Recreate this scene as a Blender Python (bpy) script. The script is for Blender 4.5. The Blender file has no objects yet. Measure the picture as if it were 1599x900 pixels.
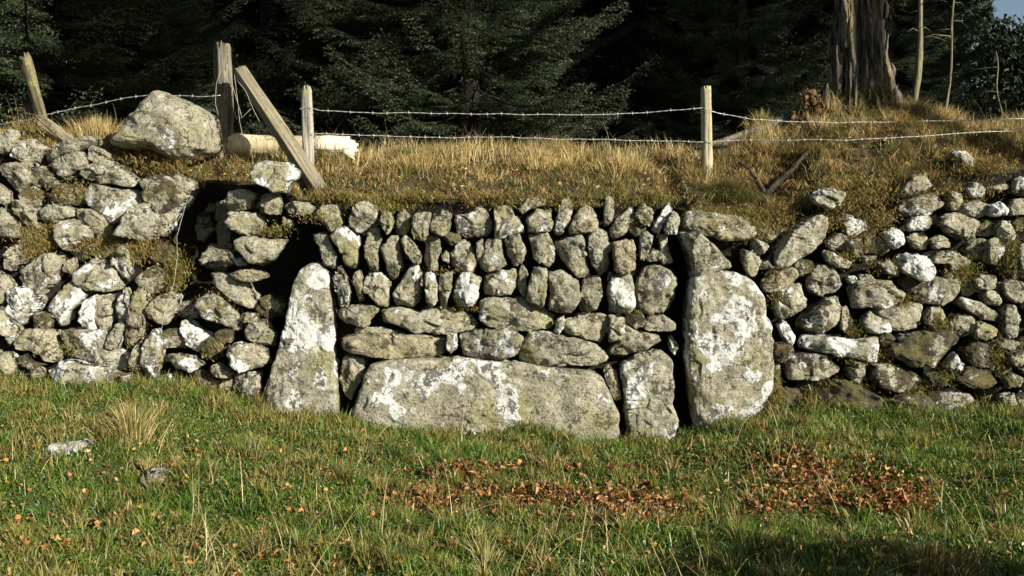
import bpy, math, random
import numpy as np
from mathutils import noise as mn, Vector
R = math.radians
rng = np.random.default_rng(7)
random.seed(7)
SC = bpy.context.scene
COL = SC.collection

# ------------------------------------------------------------------ camera, sky, sun, exposure
#FACE0
FPX, CZ, HY = 1536.0, 1.4, 340.0        # focal length in photo pixels, eye height, horizon row
def lerp_tab(tab, x):
    if x <= tab[0][0]: return tab[0][1]
    for (a, b), (c, d) in zip(tab, tab[1:]):
        if x <= c: return b + (d - b) * (x - a) / (c - a)
    return tab[-1][1]
def sst(a, b, x):
    t = min(1.0, max(0.0, (x - a) / (b - a)))
    return t * t * (3 - 2 * t)
def face_y(X, Z, kind=None):
    """distance of the wall face: the left wall leans back, the infill is nearly upright"""
    lean = .42 + (.06 - .42) * sst(-2.1, -1.8, X)
    lean += (.15 - .06) * sst(1.3, 1.8, X)
    y = 6.2 + lean * max(0.0, Z - .45)
    y -= .05 * sst(-1.4, -1.2, X) * (1 - sst(1.1, 1.5, X))
    if kind == 'R': y += .5
    return y
ZB = [(-3.4, .40), (-2.4, .34), (-1.6, .21), (-1.1, .13), (-.4, .043), (.7, -.006), (1.03, .05), (1.6, .15), (2.0, .178), (2.6, .16), (3.2, .22), (5, .25)]
def ground_z(X, Y):
    zb = lerp_tab(ZB, X)
    t = sst(4.2, 6.15, Y)
    z = zb * t
    u = math.sin(X * 3.1 + 1.3 * math.sin(Y * 2.3)) * math.sin(Y * 4.3 + 1.1 * math.sin(X * 1.9 + .5))
    v = math.sin(X * 8.3 + Y * 3.7) * math.sin(Y * 9.1 - X * 2.2)
    near = 1 - sst(8, 14, abs(X) + max(0, -Y))
    z += (.036 * u + .026 * v) * near
    z -= .10 * math.exp(-(((X - 1.9) / .9) ** 2 + ((Y - 4.55) / .22) ** 2))
    z -= .06 * math.exp(-(((X - .5) / .9) ** 2 + ((Y - 5.2) / .16) ** 2))
    return z
#FACE1

cam = bpy.data.cameras.new('camera'); cam_o = bpy.data.objects.new('camera', cam); COL.objects.link(cam_o)
cam.sensor_width = 36.0; cam.lens = 36.0 * FPX / 1599.0
cam.shift_y = -(450 - HY) / 1599.0
cam.clip_end = 2000; cam.clip_start = .05
cam_o.location = (0, 0, CZ); cam_o.rotation_euler = (R(90), 0, 0)
SC.camera = cam_o

SUN_AZ, SUN_EL = R(51), R(24)           # azimuth to the right of the camera's back
to_sun = Vector((math.sin(SUN_AZ) * math.cos(SUN_EL), -math.cos(SUN_AZ) * math.cos(SUN_EL), math.sin(SUN_EL)))
w = bpy.data.worlds.new('World'); SC.world = w; w.use_nodes = True
nt = w.node_tree
sky = nt.nodes.new('ShaderNodeTexSky'); sky.sky_type = 'NISHITA'; sky.sun_disc = False
sky.sun_elevation = SUN_EL; sky.sun_rotation = math.atan2(to_sun.x, to_sun.y); sky.air_density = 1.0
bg = nt.nodes['Background']; bg.inputs['Strength'].default_value = .05
nt.links.new(sky.outputs[0], bg.inputs[0])
sl = bpy.data.lights.new('sun', 'SUN'); sl.energy = 5.0; sl.angle = R(.5); sl.color = (1, .945, .83)
so = bpy.data.objects.new('sun', sl); COL.objects.link(so)
so.rotation_euler = to_sun.to_track_quat('Z', 'Y').to_euler()
SC.view_settings.view_transform = 'Standard'; SC.view_settings.look = 'None'
SC.view_settings.exposure = .94; SC.view_settings.gamma = 1

# ------------------------------------------------------------------ helpers
def mesh_obj(name, V, F, mat=None, parent=None, loc=None, smooth=True, col=None):
    """V (n,3) array, F list of equal-length index arrays -> one mesh object"""
    V = np.asarray(V, dtype=np.float32)
    me = bpy.data.meshes.new(name)
    if not isinstance(F, list): F = [F]
    F = [np.asarray(f, dtype=np.int32) for f in F if len(f)]
    me.vertices.add(len(V)); me.vertices.foreach_set('co', V.ravel())
    idx = np.concatenate([f.ravel() for f in F]); tot = np.concatenate([np.full(len(f), f.shape[1], dtype=np.int32) for f in F])
    st = np.concatenate([[0], np.cumsum(tot)[:-1]]).astype(np.int32)
    me.loops.add(len(idx)); me.loops.foreach_set('vertex_index', idx)
    me.polygons.add(len(tot)); me.polygons.foreach_set('loop_start', st)
    me.polygons.foreach_set('use_smooth', np.full(len(tot), smooth))
    if col is not None:
        at = me.color_attributes.new('tint', 'FLOAT_COLOR', 'POINT')
        c = np.ones((len(V), 4), dtype=np.float32); c[:, :3] = col
        at.data.foreach_set('color', c.ravel())
    me.update(calc_edges=True); me.validate()
    if mat: me.materials.append(mat)
    o = bpy.data.objects.new(name, me); COL.objects.link(o)
    if parent: o.parent = parent
    if loc is not None: o.location = loc
    return o
def empty(name, loc=(0, 0, 0)):
    o = bpy.data.objects.new(name, None); o.empty_display_size = .1; COL.objects.link(o); o.location = loc
    return o
def tag(o, label=None, cat=None, group=None, kind=None):
    if label: o['label'] = label
    if cat: o['category'] = cat
    if group: o['group'] = group
    if kind: o['kind'] = kind
    return o
def fb(p, octv=4): return mn.fractal(Vector(p), .9, 2.0, octv)
def grid_faces(nu, nv, wrap_u=False):
    i = np.arange(nu if wrap_u else nu - 1); j = np.arange(nv - 1)
    I, J = np.meshgrid(i, j, indexing='ij'); I = I.ravel(); J = J.ravel(); K = (I + 1) % nu
    return np.stack([I * nv + J, K * nv + J, K * nv + J + 1, I * nv + J + 1], 1)
def tube(pts, rad, n=8, seed=0., rough=0., caps=True, twist=0.):
    """tube along a polyline; returns V, F list"""
    P = np.array(pts, float); m = len(P)
    rad = np.broadcast_to(np.asarray(rad, float), (m,)) if np.ndim(rad) < 2 else rad
    T = np.gradient(P, axis=0); T /= np.linalg.norm(T, axis=1, keepdims=True) + 1e-9
    up = np.array([0, 1., 0]) if abs(T[0][2]) > .7 else np.array([0, 0, 1.])
    V = []
    for k in range(m):
        a = np.cross(T[k], up); a /= np.linalg.norm(a) + 1e-9; b = np.cross(T[k], a)
        for q in range(n):
            th = 2 * math.pi * q / n + twist * k
            r = rad[k]
            if rough: r *= 1 + rough * mn.noise(Vector((math.cos(th) * 1.7 + seed, math.sin(th) * 1.7, k * .35 + seed)))
            V.append(P[k] + (a * math.cos(th) + b * math.sin(th)) * r)
    V = np.array(V).reshape(m, n, 3)
    F = []
    for k in range(m - 1):
        for q in range(n):
            F.append((k * n + q, k * n + (q + 1) % n, (k + 1) * n + (q + 1) % n, (k + 1) * n + q))
    V = V.reshape(-1, 3); out = [np.array(F)]
    if caps:
        c0 = len(V); V = np.vstack([V, P[0], P[-1]])
        t = [(c0, (q + 1) % n, q) for q in range(n)] + [(c0 + 1, (m - 1) * n + q, (m - 1) * n + (q + 1) % n) for q in range(n)]
        out.append(np.array(t))
    return V, out
def join(parts):
    V = []; F4 = []; F3 = []; o = 0
    for v, fs in parts:
        V.append(v)
        for f in fs:
            (F4 if f.shape[1] == 4 else F3).append(f + o)
        o += len(v)
    return np.vstack(V), [np.vstack(x) for x in (F4, F3) if x]
def at(px, py, Y): return ((px - 799.5) / FPX * Y, Y, CZ - (py - HY) / FPX * Y)
def on_ground(px, py):
    """where the line of sight through a photo pixel meets the field"""
    Y = 3.0
    while Y < 6.6:
        X, _, Z = at(px, py, Y)
        if Z < ground_z(X, Y): break
        Y += .02
    return X, Y, ground_z(X, Y)

# ------------------------------------------------------------------ materials
class NT:
    def __init__(s, name, rough=.9):
        s.m = bpy.data.materials.new(name); s.m.use_nodes = True; s.t = s.m.node_tree; s.b = s.t.nodes['Principled BSDF']
        s.b.inputs['Roughness'].default_value = rough; s.b.inputs['Specular IOR Level'].default_value = .25
    def n(s, typ, ins=None, **kw):
        x = s.t.nodes.new(typ)
        for k, v in kw.items(): setattr(x, k, v)
        for k, v in (ins or {}).items():
            if isinstance(v, bpy.types.NodeSocket): s.t.links.new(v, x.inputs[k])
            else: x.inputs[k].default_value = v
        return x
    def noise(s, vec, scale, detail=4, rough=.6, dist=0.):
        return s.n('ShaderNodeTexNoise', {'Vector': vec, 'Scale': scale, 'Detail': detail, 'Roughness': rough, 'Distortion': dist}).outputs[0]
    def math(s, op, a, b=0., c=0., clamp=False):
        x = s.n('ShaderNodeMath', {0: a, 1: b, 2: c}, operation=op); x.use_clamp = clamp; return x.outputs[0]
    def step(s, v, lo, hi, a=0., b=1.):
        return s.n('ShaderNodeMapRange', {0: v, 1: lo, 2: hi, 3: a, 4: b}, interpolation_type='SMOOTHSTEP').outputs[0]
    def mix(s, f, a, b, mode='MIX'):
        x = s.n('ShaderNodeMix', data_type='RGBA', blend_type=mode)
        for i, v in ((0, f), (6, a), (7, b)):
            if isinstance(v, bpy.types.NodeSocket): s.t.links.new(v, x.inputs[i])
            else: x.inputs[i].default_value = v if i == 0 else (*v, 1)
        return x.outputs[2]
    def bump(s, h, strength, dist, prev=None):
        ins = {'Height': h, 'Strength': strength, 'Distance': dist}
        if prev is not None: ins['Normal'] = prev
        return s.n('ShaderNodeBump', ins).outputs[0]
    def out(s, color, normal=None):
        s.t.links.new(color, s.b.inputs['Base Color'])
        if normal is not None: s.t.links.new(normal, s.b.inputs['Normal'])
        return s.m

def mat_stone():
    s = NT('lichened_granite', .92)
    tc = s.n('ShaderNodeTexCoord').outputs['Object']
    rnd = s.n('ShaderNodeObjectInfo').outputs['Random']
    off = s.n('ShaderNodeCombineXYZ', {0: s.math('MULTIPLY', rnd, 37.), 1: s.math('MULTIPLY', rnd, 91.), 2: s.math('MULTIPLY', rnd, 53.)}).outputs[0]
    p = s.n('ShaderNodeVectorMath', {0: tc, 1: off}, operation='ADD').outputs[0]
    def oa(nm): return s.n('ShaderNodeAttribute', attribute_name=nm, attribute_type='OBJECT').outputs['Fac']
    lich, moss, tone = oa('lichen'), oa('moss'), oa('tone')
    n1 = s.noise(p, 7, 6, .65); n2 = s.noise(p, 45, 5, .7); n3 = s.noise(p, 150, 3, .7)
    # bare granite: grey to tawny, mottled and grainy
    base = s.mix(tone, (.405, .395, .315), (.41, .335, .19))
    base = s.mix(s.step(n1, .38, .62), s.mix(.6, base, (.17, .155, .10)), base)
    base = s.mix(s.math('MULTIPLY', s.step(n2, .50, .62), .8), base, (.115, .105, .07))
    n4 = s.noise(p, 80, 4, .75)
    base = s.mix(s.math('MULTIPLY', s.step(n4, .56, .64), .88), base, (.042, .037, .026))
    base = s.mix(s.math('MULTIPLY', s.step(n4, .42, .34), .65), base, (.55, .53, .44))
    base = s.mix(s.math('MULTIPLY', s.step(n3, .58, .70), .55), base, (.07, .066, .05))
    base = s.mix(s.math('MULTIPLY', s.step(n3, .43, .33), .5), base, (.56, .53, .43))
    # olive algae film
    al = s.noise(p, 4.2, 5, .6)
    base = s.mix(s.math('MULTIPLY', s.step(al, .5, .66), .55), base, (.25, .235, .085))
    # small grey-green lichen rosettes
    vo = s.n('ShaderNodeTexVoronoi', {'Vector': s.n('ShaderNodeVectorMath', {0: p, 1: s.n('ShaderNodeVectorMath', {0: s.n('ShaderNodeTexNoise', {'Vector': p, 'Scale': 40.}).outputs['Color'], 1: (.045, .045, .045)}, operation='MULTIPLY').outputs[0]}, operation='ADD').outputs[0], 'Scale': 17., 'Randomness': 1.})
    sel = s.n('ShaderNodeSeparateColor', {0: vo.outputs['Color']}).outputs
    spot = s.math('MULTIPLY', s.step(s.math('SUBTRACT', vo.outputs['Distance'], s.math('MULTIPLY', sel[2], .3)), .24, .12), s.step(s.math('ADD', sel[0], s.math('MULTIPLY', lich, .45)), .80, .82))
    base = s.mix(s.math('MULTIPLY', spot, .6), base, s.mix(sel[1], (.40, .41, .33), (.58, .57, .50)))
    # large white crust with an eaten edge
    big = s.noise(p, 5.0, 2, .5); fine = s.noise(p, 34, 5, .7)
    vc = s.n('ShaderNodeTexVoronoi', {'Vector': s.n('ShaderNodeVectorMath', {0: p, 1: s.n('ShaderNodeVectorMath', {0: s.n('ShaderNodeTexNoise', {'Vector': p, 'Scale': 22., 'Detail': 4.}).outputs['Color'], 1: (.07, .07, .07)}, operation='MULTIPLY').outputs[0]}, operation='ADD').outputs[0], 'Scale': 11.}).outputs['Distance']
    f = s.math('ADD', s.math('ADD', s.math('MULTIPLY', big, .80), s.math('MULTIPLY', fine, .16)), s.math('MULTIPLY', s.math('SUBTRACT', .60, vc), .07))
    rim = s.step(s.math('SUBTRACT', f, s.math('SUBTRACT', .640, s.math('MULTIPLY', lich, .23))), 0., .03)
    base = s.mix(s.math('MULTIPLY', rim, .65), base, s.mix(s.noise(p, 60, 3), (.30, .31, .23), (.50, .50, .43)))
    th = s.math('SUBTRACT', .662, s.math('MULTIPLY', lich, .235))
    crust = s.step(s.math('SUBTRACT', f, th), -.004, .022)
    holes = s.step(s.noise(p, 75, 4, .7), .62, .68)
    crust = s.math('MULTIPLY', crust, s.math('SUBTRACT', 1., s.math('MULTIPLY', holes, .6)))
    base = s.mix(s.math('MULTIPLY', crust, .88), base, s.mix(s.noise(p, 26, 4), (.58, .58, .54), (.79, .80, .77)))
    dk = s.math('ADD', s.math('MULTIPLY', s.noise(p, 10, 3, .6), .6), s.math('MULTIPLY', s.noise(p, 55, 4, .75), .4))
    base = s.mix(s.math('MULTIPLY', s.step(dk, .535, .585), .85), base, (.062, .05, .028))
    # dark moss, more where the stone faces up
    nz = s.n('ShaderNodeSeparateXYZ', {0: s.n('ShaderNodeNewGeometry').outputs['Normal']}).outputs[2]
    mth = s.math('SUBTRACT', .70, s.math('ADD', s.math('MULTIPLY', moss, .33), s.math('MULTIPLY', nz, .07)))
    mf = s.math('ADD', s.math('MULTIPLY', s.noise(p, 8.5, 3, .5), .7), s.math('MULTIPLY', s.noise(p, 50, 4, .7), .3))
    mm = s.step(s.math('SUBTRACT', mf, mth), 0., .03)
    mcol = s.mix(s.step(s.noise(p, 11, 4), .42, .6), (.032, .025, .014), (.10, .085, .026))
    base = s.mix(s.math('MULTIPLY', mm, .93), base, mcol)
    ve = s.n('ShaderNodeTexVoronoi', {'Vector': s.n('ShaderNodeVectorMath', {0: s.n('ShaderNodeMapping', {0: p, 3: (1, 1, 1.7)}).outputs[0], 1: s.n('ShaderNodeVectorMath', {0: s.n('ShaderNodeTexNoise', {'Vector': p, 'Scale': 14., 'Detail': 4.}).outputs['Color'], 1: (.10, .10, .10)}, operation='MULTIPLY').outputs[0]}, operation='ADD').outputs[0], 'Scale': 5.}, feature='DISTANCE_TO_EDGE').outputs['Distance']
    ck = s.math('MULTIPLY', s.step(ve, .014, .004), s.step(s.noise(p, 4, 2), .56, .62))
    base = s.mix(s.math('MULTIPLY', ck, .85), base, (.03, .026, .018))
    h = s.math('SUBTRACT', s.math('ADD', s.math('MULTIPLY', n2, .6), s.math('ADD', s.math('MULTIPLY', n3, .3), s.math('ADD', s.math('MULTIPLY', crust, .16), s.math('MULTIPLY', mm, .5)))), s.math('MULTIPLY', ck, .9))
    h = s.math('ADD', h, s.math('MULTIPLY', n4, -.55)); nb = s.bump(h, 1., .022)
    return s.out(base, nb)
STONE = mat_stone()

def mat_tint(name, transl=.25, rough=.85):
    s = NT(name, rough)
    c = s.n('ShaderNodeVertexColor', layer_name='tint').outputs[0]
    d = s.n('ShaderNodeBsdfDiffuse', {'Color': c}); t = s.n('ShaderNodeBsdfTranslucent', {'Color': c})
    g = s.n('ShaderNodeBsdfGlossy', {'Color': (1, 1, 1, 1), 'Roughness': .45})
    mx = s.n('ShaderNodeMixShader', {0: transl, 1: d.outputs[0], 2: t.outputs[0]})
    m2 = s.n('ShaderNodeMixShader', {0: .025, 1: mx.outputs[0], 2: g.outputs[0]})
    s.t.links.new(m2.outputs[0], s.t.nodes['Material Output'].inputs[0])
    return s.m
GRASS = mat_tint('grass_blades', .3); DRY = mat_tint('dry_grass_blades', .25); LEAF = mat_tint('dead_leaf', .15); NEEDLE = mat_tint('spruce_needles', .12)
MOSSM = mat_tint('moss_tuft', .2)

def mat_earth(name, a, b, c, sc=9):
    s = NT(name, .97)
    p = s.n('ShaderNodeTexCoord').outputs['Object']
    n1 = s.noise(p, sc, 6, .65); n2 = s.noise(p, sc * 7, 5, .7)
    col = s.mix(s.step(n1, .36, .62), a, b)
    col = s.mix(s.step(n2, .48, .66), col, c)
    return s.out(col, s.bump(s.math('ADD', n2, s.math('MULTIPLY', n1, .5)), 1., .03))
TURF = mat_earth('mossy_turf', (.045, .085, .018), (.085, .10, .024), (.04, .036, .014))
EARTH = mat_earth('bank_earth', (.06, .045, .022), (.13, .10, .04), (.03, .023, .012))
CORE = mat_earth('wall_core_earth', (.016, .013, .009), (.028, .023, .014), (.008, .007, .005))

def mat_wood(name, a, b, dark, green=0., sx=1.):
    s = NT(name, .88)
    tc = s.n('ShaderNodeTexCoord').outputs['Object']
    p = s.n('ShaderNodeMapping', {0: tc, 3: (38 * sx, 38 * sx, 2.2)}).outputs[0]
    g = s.noise(p, 1., 6, .65, .4); k = s.noise(tc, 14, 5, .65); cr = s.noise(s.n('ShaderNodeMapping', {0: tc, 3: (70, 70, 2.0)}).outputs[0], 1., 3, .5)
    col = s.mix(s.step(g, .35, .65), a, b)
    col = s.mix(s.math('MULTIPLY', s.step(cr, .60, .67), .85), col, dark)
    if green: col = s.mix(s.math('MULTIPLY', s.step(k, .58 - green * .10, .66), .7), col, (.22, .20, .075))
    col = s.mix(s.math('MULTIPLY', s.step(s.noise(tc, 30, 4, .7), .55, .68), .45), col, dark)
    return s.out(col, s.bump(s.math('ADD', g, s.math('MULTIPLY', cr, -.8)), .9, .009))
W_OLD = mat_wood('old_grey_wood', (.055, .048, .036), (.20, .18, .135), (.014, .012, .009), .5)
W_GREEN = mat_wood('algae_stained_wood', (.07, .062, .032), (.17, .15, .08), (.015, .013, .008), .7)
W_OLD2 = mat_wood('weathered_timber', (.12, .105, .07), (.25, .22, .15), (.03, .025, .018), .5)
W_PALE = mat_wood('silvery_post_wood', (.16, .15, .12), (.36, .34, .28), (.04, .035, .027), .25)
W_PALE2 = mat_wood('straw_coloured_post_wood', (.27, .24, .15), (.42, .37, .24), (.09, .07, .04), .35)
BARK = mat_wood('pale_log_bark', (.40, .33, .19), (.58, .50, .32), (.14, .10, .055), 0, .4)
CUT = mat_wood('fresh_cut_wood', (.72, .62, .46), (.82, .74, .58), (.45, .28, .14), 0, .5)
TRUNK = mat_wood('spruce_trunk', (.010, .0085, .006), (.024, .02, .015), (.005, .004, .003), 0)
SLIM = mat_wood('slim_trunk_bark', (.07, .062, .035), (.21, .19, .11), (.02, .017, .012), .6)
def mat_stump():
    s = NT('rotting_trunk_wood', .9)
    tc = s.n('ShaderNodeTexCoord').outputs['Object']
    p = s.n('ShaderNodeMapping', {0: tc, 3: (26, 26, 1.6)}).outputs[0]; p2 = s.n('ShaderNodeMapping', {0: tc, 3: (60, 60, 3.5)}).outputs[0]
    g = s.noise(p, 1., 6, .7, .8); f = s.noise(p2, 1., 5, .7); z = s.n('ShaderNodeSeparateXYZ', {0: tc}).outputs[2]
    col = s.mix(s.step(g, .35, .6), (.025, .02, .016), (.24, .20, .155))
    col = s.mix(s.math('MULTIPLY', s.step(s.noise(s.n('ShaderNodeMapping', {0: tc, 3: (9, 9, 1.1)}).outputs[0], 1., 5, .6), .56, .66), .85), col, (.38, .29, .14))
    col = s.mix(s.math('MULTIPLY', s.step(f, .60, .68), .5), col, (.36, .32, .27))
    cr = s.noise(s.n('ShaderNodeMapping', {0: tc, 3: (48, 48, 2.4)}).outputs[0], 1., 6, .75, .6); cr2 = s.noise(s.n('ShaderNodeMapping', {0: tc, 3: (20, 20, 16)}).outputs[0], 1., 5, .7)
    col = s.mix(s.math('MULTIPLY', s.step(cr, .54, .61), .85), col, (.012, .010, .008))
    col = s.mix(s.math('MULTIPLY', s.step(cr2, .60, .68), .6), col, (.02, .017, .013))
    col = s.mix(s.math('MULTIPLY', s.step(cr, .40, .33), .7), col, (.40, .36, .29))
    gm = s.math('MULTIPLY', s.step(z, .45, .05), s.step(s.noise(tc, 9, 5), .40, .58))
    col = s.mix(gm, col, (.085, .07, .022))
    return s.out(col, s.bump(s.math('ADD', s.math('ADD', g, s.math('MULTIPLY', f, .5)), s.math('MULTIPLY', cr, -1.2)), 1., .03))
STUMP = mat_stump()
ROT = mat_earth('crumbling_red_rot', (.09, .045, .022), (.28, .17, .08), (.035, .02, .012), 12)
s = NT('galvanised_wire', .5); s.b.inputs['Metallic'].default_value = .35; WIRE = s.out(s.mix(s.noise(s.n('ShaderNodeTexCoord').outputs['Object'], 30), (.32, .315, .30), (.56, .55, .52)))
s = NT('rusty_wire', .7); WIRER = s.out(s.mix(s.noise(s.n('ShaderNodeTexCoord').outputs['Object'], 30), (.22, .17, .12), (.42, .40, .35)))
DARKWOOD = mat_wood('dark_shade_branch', (.03, .024, .018), (.075, .06, .045), (.015, .012, .01), .0)
GREYWOOD = mat_wood('grey_fallen_branch', (.055, .048, .035), (.16, .14, .10), (.02, .017, .012), .3)

# ------------------------------------------------------------------ the ground: one sheet to the horizon
def axis(lo, hi, step, far, k=1.35):
    a = list(np.arange(lo, hi + 1e-6, step)); s = step
    b = []; x = lo
    while x > -far: s *= k; x -= s; b.append(x)
    s = step; x = hi; c = []
    while x < far: s *= k; x += s; c.append(x)
    return np.array(b[::-1] + a + c)
gx = axis(-4.4, 4.4, .045, 400); gy = axis(2.6, 6.8, .04, 400)
V = np.zeros((len(gx), len(gy), 3))
for i, X in enumerate(gx):
    for j, Y in enumerate(gy):
        z = ground_z(max(-5, min(5, X)), min(Y, 6.6))
        if abs(X) < 8 and 2 < Y < 7: z += .012 * mn.noise(Vector((X * 14, Y * 14, 0)))
        z += 1.15 * sst(7.0, 8.6, Y)
        V[i, j] = (X, Y, z)
tag(mesh_obj('ground', V.reshape(-1, 3), grid_faces(len(gx), len(gy)), TURF), kind='structure')

# ------------------------------------------------------------------ the bank that the walls retain
PXF = [(-60, 232), (100, 236), (180, 246), (290, 268), (310, 278), (430, 285), (470, 310), (560, 312), (800, 306), (1000, 310), (1075, 330), (1180, 345), (1235, 325), (1300, 295), (1400, 285), (1500, 268), (1600, 262), (1700, 262)]
PXC = [(-60, 214), (180, 216), (350, 236), (450, 243), (560, 246), (700, 244), (850, 240), (1000, 246), (1110, 250), (1180, 222), (1240, 200), (1290, 184), (1340, 177), (1430, 178), (1475, 192), (1540, 208), (1700, 220)]
YC = 7.2
def core_off(X, Z):
    o = .17
    o += .50 * sst(-2.42, -2.2, X) * (1 - sst(-1.32, -1.2, X)) * sst(.85, 1.0, Z) * (1 - .75 * sst(1.46, 1.56, Z))
    o += .30 * sst(-1.75, -1.6, X) * (1 - sst(-1.25, -1.15, X)) * sst(.2, .5, Z) * (1 - sst(.85, 1.0, Z))
    o += .30 * sst(.96, 1.02, X) * (1 - sst(1.1, 1.18, X))
    o += .12 * sst(1.55, 1.75, X) * (1 - sst(1.95, 2.1, X))
    return o
def edge(X):
    """front edge and crest of the bank at X: (Yf, zf, zc)"""
    Y = 6.4
    for _ in range(4):
        zf = CZ - (lerp_tab(PXF, 799.5 + X * FPX / Y) - HY) / FPX * Y
        Y = face_y(X, zf) + core_off(X, zf) - .08
    zc = CZ - (lerp_tab(PXC, 799.5 + X * FPX / YC) - HY) / FPX * YC
    return min(Y, 7.1), zf, zc
def bank_z(X, Y):
    Yf, zf, zc = edge(X)
    if Y <= Yf: return zf
    if Y <= YC:
        t = (Y - Yf) / (YC - Yf)
        z = zf + (zc - zf) * (t * .55 + .45 * math.sin(t * math.pi / 2))
    else:
        z = zc - .10 * sst(YC, 7.6, Y) - (zc - .10 - 1.05) * sst(7.5, 9.4, Y)
    return z + (.045 + .06 * sst(1.2, 1.8, X)) * mn.noise(Vector((X * 4.2, Y * 4.2, 4))) + .05 * sst(1.2, 1.8, X) * mn.noise(Vector((X * 9, Y * 9, 7))) * sst(Yf, Yf + .2, Y)
bx = np.arange(-7, 7.01, .05)
rows = 14; tops = [0, .04, .1, .2, .32, .45, .6, .75, .9, 1.0]; backs = [7.35, 7.6, 8, 8.5, 9, 9.6]
V = np.zeros((len(bx), rows + len(tops) + len(backs), 3))
for i, X in enumerate(bx):
    Xc = max(-4.2, min(4.2, X)); Yf, zf, zc = edge(Xc)
    for k in range(rows):
        z = -.4 + (zf - .03 + .4) * k / (rows - 1)
        V[i, k] = (X, face_y(Xc, z) + core_off(Xc, z) + .05 * mn.noise(Vector((X * 5, z * 5, 9))), z)
    V[i, rows - 1, 1] = Yf
    for k, t in enumerate(tops): Y = Yf + .02 + (YC - Yf) * t; V[i, rows + k] = (X, Y, bank_z(Xc, Y))
    for k, Y in enumerate(backs): V[i, rows + len(tops) + k] = (X, Y, bank_z(Xc, Y))
bank = mesh_obj('earth_bank', V.reshape(-1, 3), grid_faces(len(bx), V.shape[1]), EARTH)
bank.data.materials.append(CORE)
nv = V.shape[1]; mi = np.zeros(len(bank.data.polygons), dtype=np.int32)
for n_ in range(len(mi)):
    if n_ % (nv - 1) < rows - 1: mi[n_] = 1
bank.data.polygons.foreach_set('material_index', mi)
tag(bank, kind='structure')

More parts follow.
